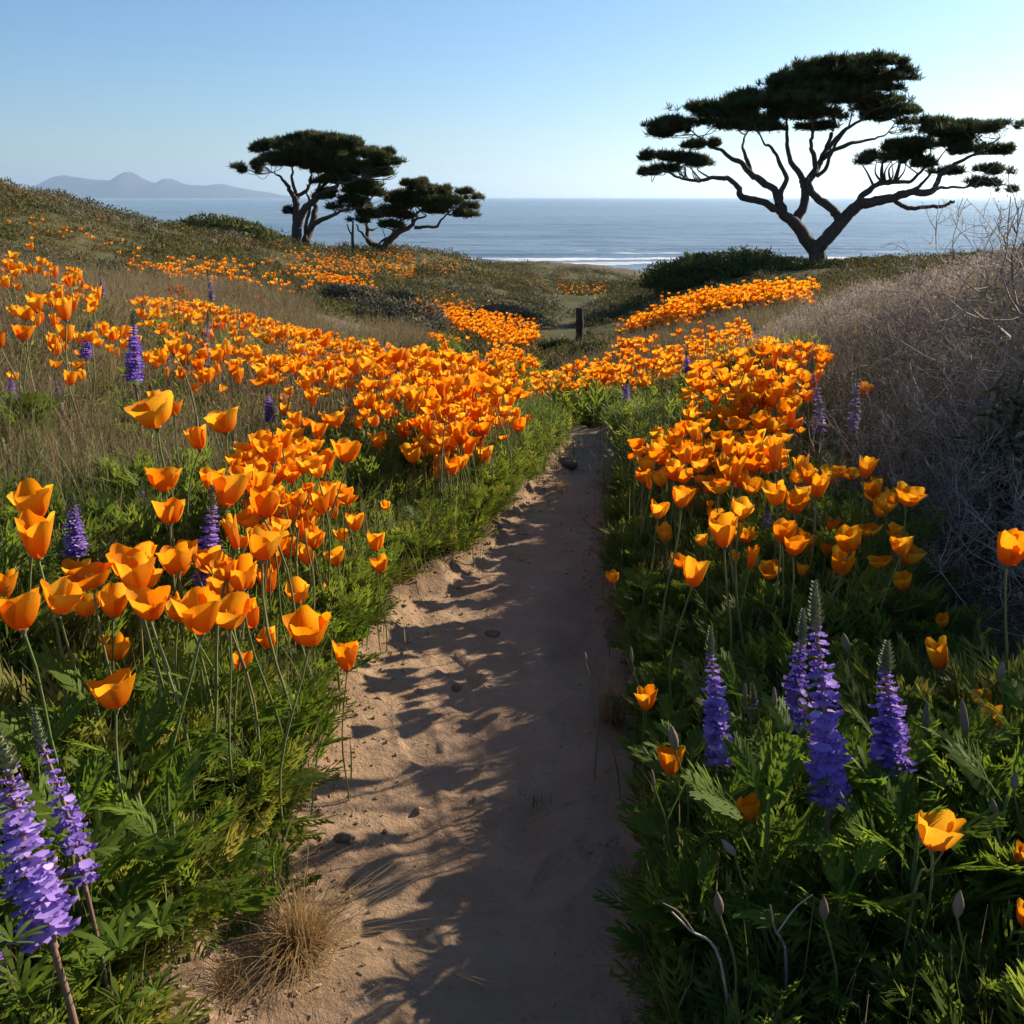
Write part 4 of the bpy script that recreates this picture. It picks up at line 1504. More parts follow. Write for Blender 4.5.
def spike_geo(seed, L=.24, w=.030, n_wh=17, gap=0.0, sparse=0.0):
    """spike of whorled pea blossoms; origin at its foot, +z up. Returns blossoms, tip, axis"""
    r = np.random.default_rng(seed)
    b = blossom_geo(r)
    pos, rot, sc, hue = [], [], [], []
    bend = r.uniform(-.02, .02, 2)
    for i in range(n_wh):
        t = i / (n_wh - 1)
        z = L * t
        if r.uniform() < sparse and i < n_wh - 4:
            continue
        env = (1.0 - .55 * t ** 2.6) * (.9 if i < 2 else 1)
        m = int(round(9 - 2 * t))
        a0 = r.uniform(0, 6.28)
        for j in range(m):
            if r.uniform() < .08 + sparse * .4:
                continue
            a = a0 + j * 6.283 / m + r.normal(0, .12)
            el = r.normal(.12 + .75 * t, .22)
            rad = w * r.uniform(.18, .44) * env
            ax = bend * t * t
            pos.append([ax[0] + math.cos(a) * rad, ax[1] + math.sin(a) * rad, z + r.normal(0, .0024)])
            rot.append((rotz(np.array([a])) @ np.array([[math.cos(el), 0, -math.sin(el)], [0, 1, 0], [math.sin(el), 0, math.cos(el)]]))[0])
            sc.append(w * .98 * env * r.uniform(.65, 1.2) * (1 - .25 * t))
            hue.append(np.clip(r.normal(.42 + .2 * t, .24), 0, .97))
    g = Geo()
    scatter(g, b, np.array(pos), np.array(rot), np.array(sc), np.array(hue), own=.35)
    # fuzzy tip of unopened buds
    tip = Geo()
    ax = bend
    for i in range(70):
        t = i / 69
        a = i * 2.4
        z = L + (t * .26) * L
        rad = w * .26 * (1 - .75 * t ** 1.6)
        o = np.array([ax[0] + math.cos(a) * rad * .5, ax[1] + math.sin(a) * rad * .5, z])
        d = np.array([math.cos(a), math.sin(a), 1.3])
        d /= np.linalg.norm(d)
        s = np.array([-math.sin(a), math.cos(a), 0])
        ln = w * .34 * (1 - .5 * t)
        ribbon(tip, [o, o + d * ln * .6, o + d * ln], [ln * .35, ln * .6, ln * .12], s, r.uniform(0, 1))
    tube(tip, np.array([[ax[0], ax[1], L * .98], [ax[0], ax[1], L * 1.13], [ax[0], ax[1], L * 1.27]]), [w * .16, w * .15, w * .05], 7)
    axis = Geo()
    zz = np.linspace(-.02, L, 8)
    tube(axis, np.stack([bend[0] * (zz / L) ** 2, bend[1] * (zz / L) ** 2, zz], -1), np.linspace(w * .11, w * .07, 8), 6)
    return g, tip, axis


def palmate_geo(seed, n=9, L=1.0):
    """palmate lupine leaf: thin petiole and a wheel of narrow leaflets; unit size"""
    r = np.random.default_rng(seed)
    g = Geo()
    C = catmull([[0, 0, 0], [.35, 0, .45], [.8, 0, .8]], 4)
    tube(g, C, np.linspace(.016, .011, len(C)), 4, t=np.linspace(0, .3, len(C)))
    o = C[-1]
    for k in range(n):
        a = (k + .5) / n * 6.283 + r.normal(0, .08)
        d = np.array([math.cos(a), math.sin(a), .55 + .35 * math.cos(a) + r.normal(0, .12)])
        d /= np.linalg.norm(d)
        s = np.cross(d, [0, 0, 1])
        s /= np.linalg.norm(s)
        ln = r.uniform(.42, .60)
        pts = [o, o + d * ln * .45 + np.array([0, 0, .03]), o + d * ln * .8 + np.array([0, 0, .01]), o + d * ln - np.array([0, 0, .03])]
        ribbon(g, pts, [.02, .075, .075, .012], s, r.uniform(0, 1), .4, 1)
    return g


SPIKES = []
for k in range(6):
    b, t, a = spike_geo(500 + k, sparse=(.01, .03, .0, .0, .12, .05)[k], n_wh=(18, 17, 18, 19, 15, 16)[k], w=(.034, .036, .032, .034, .032, .030)[k])
    SPIKES.append((b.mesh("blossoms", [M['lupine']]), t.mesh("bud_tip", [M['lupine_bud']]), a.mesh("axis", [M['lupine_stem']])))
PALE = []
for k in range(2):
    b, t, a = spike_geo(560 + k, sparse=.12, n_wh=18, w=.026, L=.27)
    PALE.append((b.mesh("blossoms", [M['lupine_pale']]), t.mesh("bud_tip", [M['lupine_bud']]), a.mesh("axis", [M['lupine_stem']])))
PALM = [palmate_geo(k).mesh("leaf", [M['leafy']]) for k in range(3)]

LUP = [  # x, foot y, blossom-top y, width, pale?, lean (px, foot->top), label
    (210, 592, 508, 36, 0, -6, "purple lupine spike with green tip amid the front left poppies"),
    (76, 556, 506, 30, 0, -4, "purple lupine spike behind the large poppy at the left edge"),
    (135, 381, 324, 26, 0, -1, "thick violet lupine spike on the upper left slope, above the tall lone poppy"),
    (205, 368, 322, 15, 1, 0, "pale greyish lupine spike right of the thick violet one"),
    (86, 358, 328, 15, 0, 0, "small purple lupine left of the thick violet spike"),
    (12, 406, 376, 14, 0, 0, "small violet lupine at the left edge in dry grass"),
    (141, 516, 486, 16, 0, 0, "short violet lupine spike left of the open poppy below the tall lone one"),
    (270, 421, 394, 15, 0, 0, "small violet lupine in the middle of the left drift"),
    (287, 400, 352, 9, 1, 0, "slender grey lupine spike in the left drift"),
    (303, 374, 345, 11, 0, 0, "dark violet small lupine above the left drift"),
    (212, 300, 276, 10, 1, 0, "faint lupine spike in front of the bare hollow"),
    (386, 378, 346, 8, 0, 0, "thin lupine spike left of two others above the path bend"),
    (398, 380, 364, 12, 0, 0, "short lupine at the middle of three above the path bend"),
    (408, 378, 350, 8, 0, 0, "thin lupine spike right of two others above the path bend"),
    (441, 393, 376, 12, 0, 0, "small bluish lupine amid the thick orange drift"),
    (485, 372, 358, 7, 0, 0, "tiny lupine at the back of the orange drift"),
    (103, 297, 276, 8, 1, 0, "faint lupine high on the left slope"),
    (626, 402, 384, 11, 0, 0, "little violet lupine on the dark grassy edge right of the path bend"),
    (688, 373, 355, 12, 0, 0, "little violet lupine among the far right poppies"),
    (760, 437, 412, 13, 0, 0, "violet lupine between right clump and grey brush"),
    (788, 520, 496, 18, 0, 0, "violet lupine inside the right poppy clump"),
    (765, 556, 512, 20, 0, -2, "blue violet lupine in the front of the right poppy clump"),
    (820, 432, 372, 17, 1, 0, "tall faded lupine at the edge of the grey brush, left one of two"),
    (853, 432, 378, 17, 1, 0, "tall faded lupine at the edge of the grey brush, right one of two"),
    (84, 880, 742, 42, 0, -26, "sparse purple lupine with reddish stalk at the lower left"),
    (50, 935, 775, 68, 0, -55, "large dense purple lupine leaning left in the lower left corner"),
    (-4, 985, 905, 40, 0, -10, "purple lupine cut off by the lower left frame edge"),
    (718, 762, 655, 36, 0, 0, "purple lupine spike nearest the path in the right foliage"),
    (756, 770, 702, 27, 0, -8, "short purple lupine right of the one nearest the path"),
    (791, 752, 638, 34, 0, 6, "purple lupine close behind the tallest lupine, on its left"),
    (829, 800, 628, 56, 0, -3, "tallest and thickest purple lupine in the lower right foliage"),
    (889, 785, 672, 50, 0, 7, "broad purple lupine standing right of the tallest one"),
    (60, 408, 380, 12, 1, 0, "pale lupine spike in dry grass right of the small violet one at the left edge"),
    (168, 372, 344, 9, 1, 0, "faint slender lupine between the thick violet spike and the pale one"),
    (240, 398, 374, 9, 0, 0, "little dark lupine in the gap of the left drift"),
    (336, 362, 340, 8, 0, 0, "little lupine at the upper edge of the left drift"),
    (352, 384, 360, 9, 0, 0, "little lupine inside the upper part of the left drift"),
    (465, 402, 384, 9, 0, 0, "bluish little lupine deep in the orange drift right of another"),
    (30, 352, 330, 9, 1, 0, "faint lupine near the left edge below the bright poppies"),
    (774, 712, 688, 14, 0, 0, "budding lupine tip behind the purple spikes"),
]
rl = random.Random(9)
for i, (px, pf, pt, w, pale, lean, lab) in enumerate(LUP):
    Wm = (.052 if i in (0, 24) else .070) if not pale else .055
    best = None
    for f in np.linspace(.6, 1.7, 50):
        d = F * Wm / w * f
        c = at_depth(px, pf, d)
        h = c[2] - gz(c[0], c[1])
        cost = abs(math.log(f)) + max(0, .10 - h) * 14 + max(0, h - .34) * 8
        if best is None or cost < best[0]:
            best = (cost, d, c)
    _, d, c = best
    top = at_depth(px + lean, pt, d)
    axis = top - c
    Ls = np.linalg.norm(axis)
    zb = gz(c[0] - axis[0] * .3, c[1] - axis[1] * .3)
    base = np.array([c[0] - axis[0] * .35, c[1] - axis[1] * .35, zb])
    root = link("lupine", None, loc=base)
    root.empty_display_size = .05
    tag(root, lab, "lupine", "purple lupines among the poppies")
    gS = Geo()
    rel = c - base
    C = catmull([[0, 0, -.05], rel * .5 + np.array([.006, .004, 0]), rel], 6)
    tube(gS, C, np.linspace(.0045, .0035, len(C)) * max(.7, w * d / F / .07), 6)
    link("stem", gS.mesh("stem", [M['lupine_stem'] if w > 24 else M['stem']]), root)
    b, t, a = (PALE[i % 2] if pale else SPIKES[(4 if i == 24 else i % 4)])
    q = Vector(axis).to_track_quat('Z', 'X').to_euler()
    L0 = .27 if pale else .24
    sx = w * d / F / (.045 if pale else .056)
    for nm, me in (("flower_spike", b), ("bud_tip", t), ("spike_stalk", a)):
        link(nm, me, root, rel, q, (sx, sx, Ls / L0))
    if w > 12:
        for j in range(9 if w > 24 else 3):
            link("leaf", PALM[j % 3], root, (rel * (.12 + .10 * j))[:3], (rl.uniform(-.2, .2), rl.uniform(-.1, .3), rl.uniform(0, 6.28)), rl.uniform(.07, .115))
# ------------------------------------------------------------------ foliage under the flowers
def feather_leaf(g, r, o, az, el, L, hue, wid=.0055, pairs=5, fork=True, droop=.5):
    """a finely cut leaf: curved midrib with narrow forward-swept lobes"""
    dh = np.array([math.cos(az), math.sin(az), 0.0])
    side = np.array([-math.sin(az), math.cos(az), 0.0])

    def at(s):
        return o + dh * (L * math.cos(el) * s * (1 + .25 * s * droop)) + np.array([0, 0, L * (math.sin(el) * s - droop * .45 * s * s * math.cos(el))])
    S = [0, .3, .6, .85, 1]
    ribbon(g, [at(s) for s in S], [wid * .6, wid * .7, wid * .8, wid * .9, wid * .2], side, hue, 0, 1)
    up = np.cross(dh * math.cos(el) + np.array([0, 0, math.sin(el)]), side)
    for i in range(pairs):
        s = .36 + .56 * i / max(1, pairs - 1)
        p = at(s)
        t = at(min(1, s + .05)) - at(s - .05)
        t /= np.linalg.norm(t)
        ll = L * .36 * (1 - .55 * abs(s - .55) / .45) * r.uniform(.8, 1.2)
        for sg in (-1, 1):
            d = t * .80 + side * sg * .62 + up * r.uniform(-.22, .10)
            d /= np.linalg.norm(d)
            w = np.cross(d, up)
            w /= np.linalg.norm(w) + 1e-9
            q = p + d * ll * .55
            ribbon(g, [p, q, p + d * ll + t * ll * .12], [wid * .7, wid * 1.15, wid * .15], w, hue + r.uniform(-.06, .06), s * .8, 1)
            if fork:
                d2 = t * .95 + side * sg * .15
                d2 /= np.linalg.norm(d2)
                ribbon(g, [q - d * ll * .15, q + d2 * ll * .25, q + d2 * ll * .5], [wid * .6, wid * .9, wid * .12], w, hue, s * .8, 1)


def feather_clump(seed, n=26, L=(.12, .22), wid=.0055, pairs=5, el=(.5, 1.45), fork=True):
    r = np.random.default_rng(seed)
    g = Geo()
    for k in range(n):
        az = r.uniform(0, 6.283)
        o = np.array([r.normal(0, .03), r.normal(0, .03), abs(r.normal(.03, .05))])
        feather_leaf(g, r, o, az, r.uniform(*el), r.uniform(*L), r.uniform(0, 1), wid, pairs, fork, r.uniform(.1, .8))
    return g


def blade_clump(seed, n=26, h=(.10, .30), w=.0030, spread=.08, lean=.28):
    r = np.random.default_rng(seed)
    g = Geo()
    for k in range(n):
        a = r.uniform(0, 6.283)
        b = np.array([r.normal(0, spread), r.normal(0, spread), -.02])
        L = r.uniform(*h)
        d = np.array([math.cos(a), math.sin(a), 0]) * abs(r.normal(.25, .9)) * lean
        s = np.array([-math.sin(a), math.cos(a), 0])
        dn = min(1.4, np.linalg.norm(d))
        pts = [b + d * L * (.25 * q + .75 * q ** 2.2) + np.array([0, 0, L * (q - .42 * dn * q ** 2.4)]) for q in (0, .22, .42, .62, .8, 1)]
        ribbon(g, pts, [w, w, w * .9, w * .75, w * .5, w * .12], s, r.uniform(0, 1))
    return g


def wisp_clump(seed, n=36, h=(.10, .30), w=.0022, spread=.10):
    """tangle of thin dry stalks pointing every way"""
    r = np.random.default_rng(seed)
    g = Geo()
    for k in range(n):
        a = r.uniform(0, 6.283)
        el = r.uniform(.2, 1.5)
        b = np.array([r.normal(0, spread), r.normal(0, spread), r.uniform(-.02, .06)])
        L = r.uniform(*h)
        d = np.array([math.cos(a) * math.cos(el), math.sin(a) * math.cos(el), math.sin(el)])
        c = r.normal(size=3) * .22
        s = np.cross(d, r.normal(size=3))
        s /= np.linalg.norm(s)
        pts = [b, b + d * L * .5 + c * L * .2, b + d * L + c * L * .5]
        ribbon(g, pts, [w, w * .9, w * .4], s, r.uniform(0, 1))
        if k % 3 == 0:                      # a seed head
            e = pts[-1]
            ribbon(g, [e, e + d * .012, e + d * .026], [w * .8, w * 3, w * .5], s, r.uniform(.3, 1))
    return g


r = np.random.default_rng(1234)
FC_NEAR = [feather_clump(700 + k, 26, (.13, .25), .0072, 6) for k in range(5)]
FC_MID = [feather_clump(720 + k, 24, (.12, .24), .0085, 3, fork=False) for k in range(4)]
BC = [blade_clump(740 + k) for k in range(4)]
WC = [wisp_clump(760 + k) for k in range(5)]


def side_dist(x, y):
    return np.abs(x - path_c(y)) - path_w(y)


BRUSH = [  # dry bushes on the right bank: x, y, height, kind
    (1.78, 2.70, .44), (2.30, 3.15, .80), (1.75, 3.55, .50), (2.20, 4.10, .66), (3.00, 4.00, .80), (2.75, 5.10, .74), (3.55, 4.85, .90), (1.95, 5.10, .46),
    (3.30, 6.30, .66), (2.45, 6.20, .50), (2.60, 2.35, .48), (3.30, 3.20, .90), (2.35, 1.55, .42), (4.30, 5.80, .80), (1.62, 4.35, .36), (3.1, 2.7, .6),
    (4.1, 4.4, .9), (1.40, 3.00, .40), (1.50, 2.50, .42), (1.30, 3.60, .34)]


def in_brush(x, y, k=.42):
    m = np.zeros(np.shape(x), bool)
    for bx, by, bh in BRUSH:
        m |= (x - bx) ** 2 + (y - by) ** 2 < (bh * k + .08) ** 2
    return m


# green feathery foliage: dense beside the path and under the poppies
cand = []
n = 7600
Y = r.uniform(.55, 6.2, n)
sd = r.uniform(.03, 1.25, n)
sgn = np.where(r.uniform(size=n) < .5, -1, 1)
X = path_c(Y) + sgn * (path_w(Y) + sd)
dens = np.where(sgn < 0, 1 - sstep(.42, 1.0, sd + .25 * fbm(X * 2, Y * 2, 81, 2)), 1 - sstep(.40, .85, sd + .2 * fbm(X * 2, Y * 2, 82, 2)))
dens = np.where((sgn > 0) & (Y < 1.95), np.maximum(dens, 1 - sstep(.85, 1.15, sd)), dens)
ok = r.uniform(size=n) < dens * .50
# leave the little gaps of bare soil by the straw tufts
for (gx, gy) in ((252, 905), (300, 930), (610, 690), (340, 700)):
    q = ground_hit(gx, gy)
    ok &= (X - q[0]) ** 2 + (Y - q[1]) ** 2 > .12 ** 2
X, Y, sd = X[ok], Y[ok], sd[ok]
px = [p for p in vis if p['base'][1] < 6.5]
bx = np.array([p['base'][0] for p in px]) + r.normal(0, .04, len(px))
by = np.array([p['base'][1] for p in px]) + r.normal(0, .04, len(px))
pick_ = (side_dist(bx, by) > .02) & (r.uniform(size=len(px)) < np.where(side_dist(bx, by) < .7, .8, .10))
X = np.concatenate([X, bx[pick_]])
Y = np.concatenate([Y, by[pick_]])
sd = side_dist(X, Y)
Z = height(X, Y)
near = Y < 4.2
scl = r.uniform(.55, 1.0, len(X)) * np.clip(.66 + sd * .8, .66, 1.0) * np.where((X > 0) & (Y < 2.6), 1.12, 1.0)
hue = np.clip(.45 + .35 * fbm(X * 1.4, Y * 1.4, 83, 3) + r.normal(0, .14, len(X)), 0, .97)
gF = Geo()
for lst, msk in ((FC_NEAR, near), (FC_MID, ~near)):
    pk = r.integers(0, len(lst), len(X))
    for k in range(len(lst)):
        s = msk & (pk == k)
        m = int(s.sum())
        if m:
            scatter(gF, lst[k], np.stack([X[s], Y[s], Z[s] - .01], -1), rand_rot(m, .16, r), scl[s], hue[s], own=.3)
n_f = len(X)
# farther drifts
px = [p for p in vis if p['base'][1] >= 6.5]
sel = r.uniform(size=len(px)) < .55
bx = np.array([p['base'][0] for p in px])[sel]
by = np.array([p['base'][1] for p in px])[sel]
pk = r.integers(0, 4, len(bx))
for k in range(4):
    s = pk == k
    m = int(s.sum())
    scatter(gF, FC_MID[k], np.stack([bx[s], by[s], height(bx[s], by[s])], -1), rand_rot(m, .2, r), r.uniform(.8, 1.4, m), r.uniform(.1, .8, m), own=.3)
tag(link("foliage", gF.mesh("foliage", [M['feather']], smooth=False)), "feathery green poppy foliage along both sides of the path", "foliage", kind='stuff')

fb = FARB[FARB[:, 1] < 40]
fb = fb[r.uniform(size=len(fb)) < .75]
gU = Geo()
pk = r.integers(0, 4, len(fb))
for k in range(4):
    s = pk == k
    m = int(s.sum())
    bx, by = fb[s, 0] + r.normal(0, .12, m), fb[s, 1] + r.normal(0, .2, m)
    scatter(gU, leafy_clump(260 + k, 70), np.stack([bx, by, height(bx, by) - .03], -1), rand_rot(m, .1, r), r.uniform(.14, .30, m), r.uniform(.0, .55, m), own=.35)
tag(link("undergrowth", gU.mesh("undergrowth", [M['scrub']], smooth=False)), "low olive leaves under the far poppy patches", "undergrowth", kind='stuff')

# thin green stalks and grass between the flowers, grassy skirts of the far bend
n = 5600
Y = np.concatenate([r.uniform(.6, 6.0, n), r.uniform(4.5, 10, 2600)])
side = np.where(r.uniform(size=len(Y)) < .55, -1, 1)
X = path_c(Y) + side * (path_w(Y) + .13 + np.abs(r.normal(0, .50, len(Y))))
ok = (fbm(X * 1.7, Y * 1.7, 84, 3) + r.uniform(-.5, .5, len(X)) > -.05) & ~((X > 1.15) & (Y < 3.5))
X, Y = X[ok], Y[ok]
pk = r.integers(0, 4, len(X))
gG = Geo()
for k in range(4):
    s = pk == k
    m = int(s.sum())
    scatter(gG, BC[k], np.stack([X[s], Y[s], height(X[s], Y[s])], -1), rand_rot(m, .10, r), r.uniform(.65, 1.25, m),
            np.clip(.32 + .35 * fbm(X[s] * 1.2, Y[s] * 1.2, 85, 2) + r.normal(0, .16, m), 0, .9), own=.4)
tag(link("grass", gG.mesh("grass", [M['grass']], smooth=False)), "thin green grass and stalks between the flowers", "grass", kind='stuff')

# dry brown grass on the left slope, around the drifts and between the right hand bushes
n = 30000
Y = np.sqrt(r.uniform(1.0, 15.5 ** 2, n))
X = r.uniform(-.75, .72, n) * (Y + .6)
sd = side_dist(X, Y)
nz = fbm(X * 1.1, Y * 1.1, 86, 3)
keep = np.where(X < path_c(Y), sstep(.35, .95, sd + .3 * nz), sstep(.85, 1.25, sd + .3 * nz) * .8)
keep = keep * np.where(Y > 6, .85, 1)
ok = (r.uniform(size=n) < keep) & ~(in_bare(X, Y))
X, Y = X[ok], Y[ok]
Z = height(X, Y)
pk = r.integers(0, 5, len(X))
hue = np.clip(.42 + .38 * fbm(X * .9, Y * .9, 87, 3) + r.normal(0, .15, len(X)), 0, .97)
gD = Geo()
for k in range(5):
    s = pk == k
    m = int(s.sum())
    scatter(gD, WC[k], np.stack([X[s], Y[s], Z[s]], -1), rand_rot(m, .22, r), r.uniform(.55, 1.15, m) * np.clip(Y[s] / 5, .8, 1.3), hue[s], own=.45)
tag(link("dry_grass", gD.mesh("dry_grass", [M['dry']], smooth=False)), "dry tangled brown grass on the slopes beside the flowers", "dry grass", kind='stuff')
# green patches in the dry slope
n = 1500
Y = np.sqrt(r.uniform(1.4 ** 2, 11 ** 2, n))
X = r.uniform(-.75, .1, n) * (Y + .6)
ok = (fbm(X * 1.6, Y * 1.6, 88, 3) > .16) & (side_dist(X, Y) > .4)
X, Y = X[ok], Y[ok]
gT = Geo()
pk = r.integers(0, 4, len(X))
for k in range(4):
    s = pk == k
    m = int(s.sum())
    scatter(gT, BC[k], np.stack([X[s], Y[s], height(X[s], Y[s])], -1), rand_rot(m, .15, r), r.uniform(.7, 1.2, m), r.uniform(.1, .6, m), own=.4)
tag(link("green_grass", gT.mesh("green_grass", [M['grass']], smooth=False)), "patches of green grass in the dry left slope", "grass", kind='stuff')

# small leafy weeds between the dry grass
n = 5200
Y = np.sqrt(r.uniform(1.6 ** 2, 14 ** 2, n))
X = r.uniform(-.75, .6, n) * (Y + .6)
sd = side_dist(X, Y)
ok = (r.uniform(size=n) < sstep(.4, 1.0, sd) * .8) & (fbm(X * 1.3 + 4, Y * 1.3, 89, 3) > -.12)
X, Y = X[ok], Y[ok]
gW = Geo()
pk = r.integers(0, 4, len(X))
for k in range(4):
    s = pk == k
    m = int(s.sum())
    scatter(gW, leafy_clump(270 + k, 60), np.stack([X[s], Y[s], height(X[s], Y[s])], -1), rand_rot(m, .3, r), r.uniform(.05, .14, m), np.clip(.45 + .4 * fbm(X[s] * .8, Y[s] * .8, 92, 2) + r.normal(0, .2, m), 0, .97), own=.35)
tag(link("weeds", gW.mesh("weeds", [M['scrub']], smooth=False)), "small leafy weeds between the dry grass on the slopes", "weeds", kind='stuff')


# ------------------------------------------------------------------ dry brush on the right bank
def dry_bush_geo(seed, n_main=13, tw=1.0):
    r = np.random.default_rng(seed)
    g = Geo()
    fz = Geo()

    def branch(o, d, L, rad, lvl):
        k = 5 if lvl < 2 else 3
        pts = [o]
        dd = d.copy()
        for i in range(k):
            dd = dd + r.normal(size=3) * (.20 + .05 * lvl) + np.array([0, 0, .03])
            dd /= np.linalg.norm(dd)
            pts.append(pts[-1] + dd * L / k)
        P = np.array(pts)
        tube(g, P, np.linspace(rad, rad * .45, len(P)), 4 if lvl == 0 else 3, rnd=r.uniform(.2, 1) if lvl else r.uniform(.5, 1))
        if lvl < 3:
            m = (6, 5, 3)[lvl]
            for j in range(m):
                s = r.uniform(.25, 1.0)
                i = min(k - 1, int(s * k))
                p = P[i] + (P[i + 1] - P[i]) * (s * k - i)
                a = r.normal(size=3)
                a -= dd * a.dot(dd)
                a /= np.linalg.norm(a) + 1e-9
                nd = dd * .75 + a * .75 + np.array([0, 0, .12])
                nd /= np.linalg.norm(nd)
                branch(p, nd, L * r.uniform(.40, .62), max(.0011, rad * .52), lvl + 1)
        else:
            e = P[-1]
            for _ in range(2):
                q = e + r.normal(size=3) * .008
                v = np.clip(r.normal(size=(4, 3)), -1, 1) * .0030
                fz.add(q + v, [(0, 1, 2, 3)], None, r.uniform(0, 1), .5)
    for k in range(n_main):
        a = k * 2.4 + r.uniform(-.3, .3)
        el = r.uniform(.35, 1.5)
        d = np.array([math.cos(a) * math.cos(el), math.sin(a) * math.cos(el), math.sin(el)])
        branch(np.array([r.normal(0, .06), r.normal(0, .06), -.03]), d, r.uniform(.55, .85), .0075, 0)
    return g, fz


DB = []
for k in range(4):
    g, f = dry_bush_geo(820 + k)
    DB.append((g.mesh("branches", [M['twig']]), f.mesh("seed_heads", [M['fuzz']], smooth=False), leaf_mass(2600, (.58, .58, .62), .020, 870 + k, lumps=3.0).mesh("leaves", [M['scrub_grey']], smooth=False)))
DB_LAB = ["dry grey twiggy bush %s" % s for s in (
    "lowest beside the shaded poppies right of the clump", "in the middle of the right bank, between two others", "at the left flank of the dry brush, by the poppy clump", "with pale curved twigs behind the flank bush",
    "high on the right bank near the frame edge", "standing against the sea below the skyline on the right", "with tall stems reaching the skyline at the right frame edge", "small, at the upper end of the shaded poppy drift",
    "on the crest behind the skyline bush", "on the crest next to the soft grey mounds", "dark, filling the right edge in the middle distance",
    "tall, just outside the right edge of the brush", "in deep shade at the lower right frame edge", "farthest right on the crest", "smallest, beside the two faded lupines", "tall and shaded at the right frame edge",
    "behind the tall stems at the right edge", "low, just behind the dim shaded poppies on the right", "low and dark above the tall lone poppy at the right edge", "low, at the right end of the sunlit poppy clump")]
for i, (x, y, h) in enumerate(BRUSH):
    root = link("dry_bush", None, loc=(x, y, gz(x, y)), rot=(0, 0, i * 1.7), scl=h / .80)
    tag(root, DB_LAB[i], "bush", "dry bushes on the right bank")
    link("branches", DB[i % 4][0], root)
    link("seed_heads", DB[i % 4][1], root)
    link("leaves", DB[i % 4][2], root)

for (x, y, rx, rz, lab) in ((1.85, 3.05, .36, .62, "dark dense brush at the right frame edge behind the tall lone poppy"),):
    root = tag(link("dark_brush", None, loc=(x, y, gz(x, y) - .05)), lab, "bush", "dense bushes at the right edge")
    link("foliage", leaf_mass(5200, (rx, rx, rz), .045, int(x * 100), lumps=2.4).mesh("foliage", [M['scrub_grey']], smooth=False), root)
    link("stems", stems_geo((rx, rx, rz), 26, int(y * 100), .007).mesh("stems", [M['twig']]), root)

# soft grey-lavender mounds of fine twigs on the crest below the right tree
GM = []
for k in range(3):
    r2 = np.random.default_rng(850 + k)
    g = Geo()
    fz = Geo()
    for j in range(2000):
        a = r2.uniform(0, 6.283)
        e = r2.uniform(0, 1) ** .6
        tip = np.array([math.cos(a) * e, math.sin(a) * e, (.52 * (1 - .75 * e ** 2.2)) * r2.uniform(.75, 1.25)])
        b = tip * np.array([.45, .45, 0]) + np.array([0, 0, -.03])
        mid = (b + tip) / 2 + r2.normal(size=3) * .05
        s = np.cross(tip - b, r2.normal(size=3))
        s /= np.linalg.norm(s)
        ribbon(g, [b, mid, tip], [.007, .006, .003], s, r2.uniform(0, 1))
        for q in range(2):
            v = np.clip(r2.normal(size=(4, 3)), -1, 1) * .010
            fz.add(tip + r2.normal(size=3) * .02 + v, [(0, 1, 2, 3)], None, r2.uniform(0, 1), .5)
    GM.append((g.mesh("branches", [M['twig']], smooth=False), fz.mesh("seed_heads", [M['fuzz']], smooth=False)))
MOUNDS = [(2.2, 8.2, .60), (2.9, 8.0, .75), (3.3, 8.9, .8), (2.6, 9.2, .7), (3.9, 9.4, .9), (3.6, 7.7, .75), (2.5, 7.2, .55), (4.6, 10.2, .95), (3.2, 10.3, .85), (2.05, 7.4, .45), (3.1, 7.2, .6), (4.5, 8.3, .85), (5.2, 9.0, .9), (4.1, 11.5, .9), (2.5, 10.6, .6), (5.6, 11.5, 1.0)]
GM_LAB = ["soft grey mound of fine dry twigs %s" % s for s in (
    "at the left foot of the grey bank", "in the middle front of the grey bank", "on the middle of the grey bank", "at the left end of the crest", "on the crest right of the cypress trunk",
    "at the right front of the grey bank", "low in front of the grey bank", "on the crest against the sea, right part", "on the crest directly below the cypress trunk", "small, lowest on the left of the grey bank",
    "behind the dry twiggy bushes", "on the right shoulder of the grey bank", "on the far right shoulder of the grey bank", "on the far side of the crest", "small, on the crest above the brown stump", "farthest right on the crest")]
for i, (x, y, s) in enumerate(MOUNDS):
    root = link("grey_bush", None, loc=(x, y, gz(x, y)), rot=(0, 0, i * 2.1), scl=(s * .78, s * .78, s * 1.02))
    tag(root, GM_LAB[i], "bush", "soft grey mounds on the right crest")
    link("branches", GM[i % 3][0], root)
    link("seed_heads", GM[i % 3][1], root)


# ------------------------------------------------------------------ leafy plants in the foreground, each with its stem and leaves
def big_leaf_mesh(seed, n=1):
    r = np.random.default_rng(seed)
    g = Geo()
    for k in range(1):
        feather_leaf(g, r, np.zeros(3), 0.0, .75, 1.0, r.uniform(.1, .8), .050, 7, True, r.uniform(.4, .9))
    return g.mesh("leaf", [M['leafy']], smooth=False)


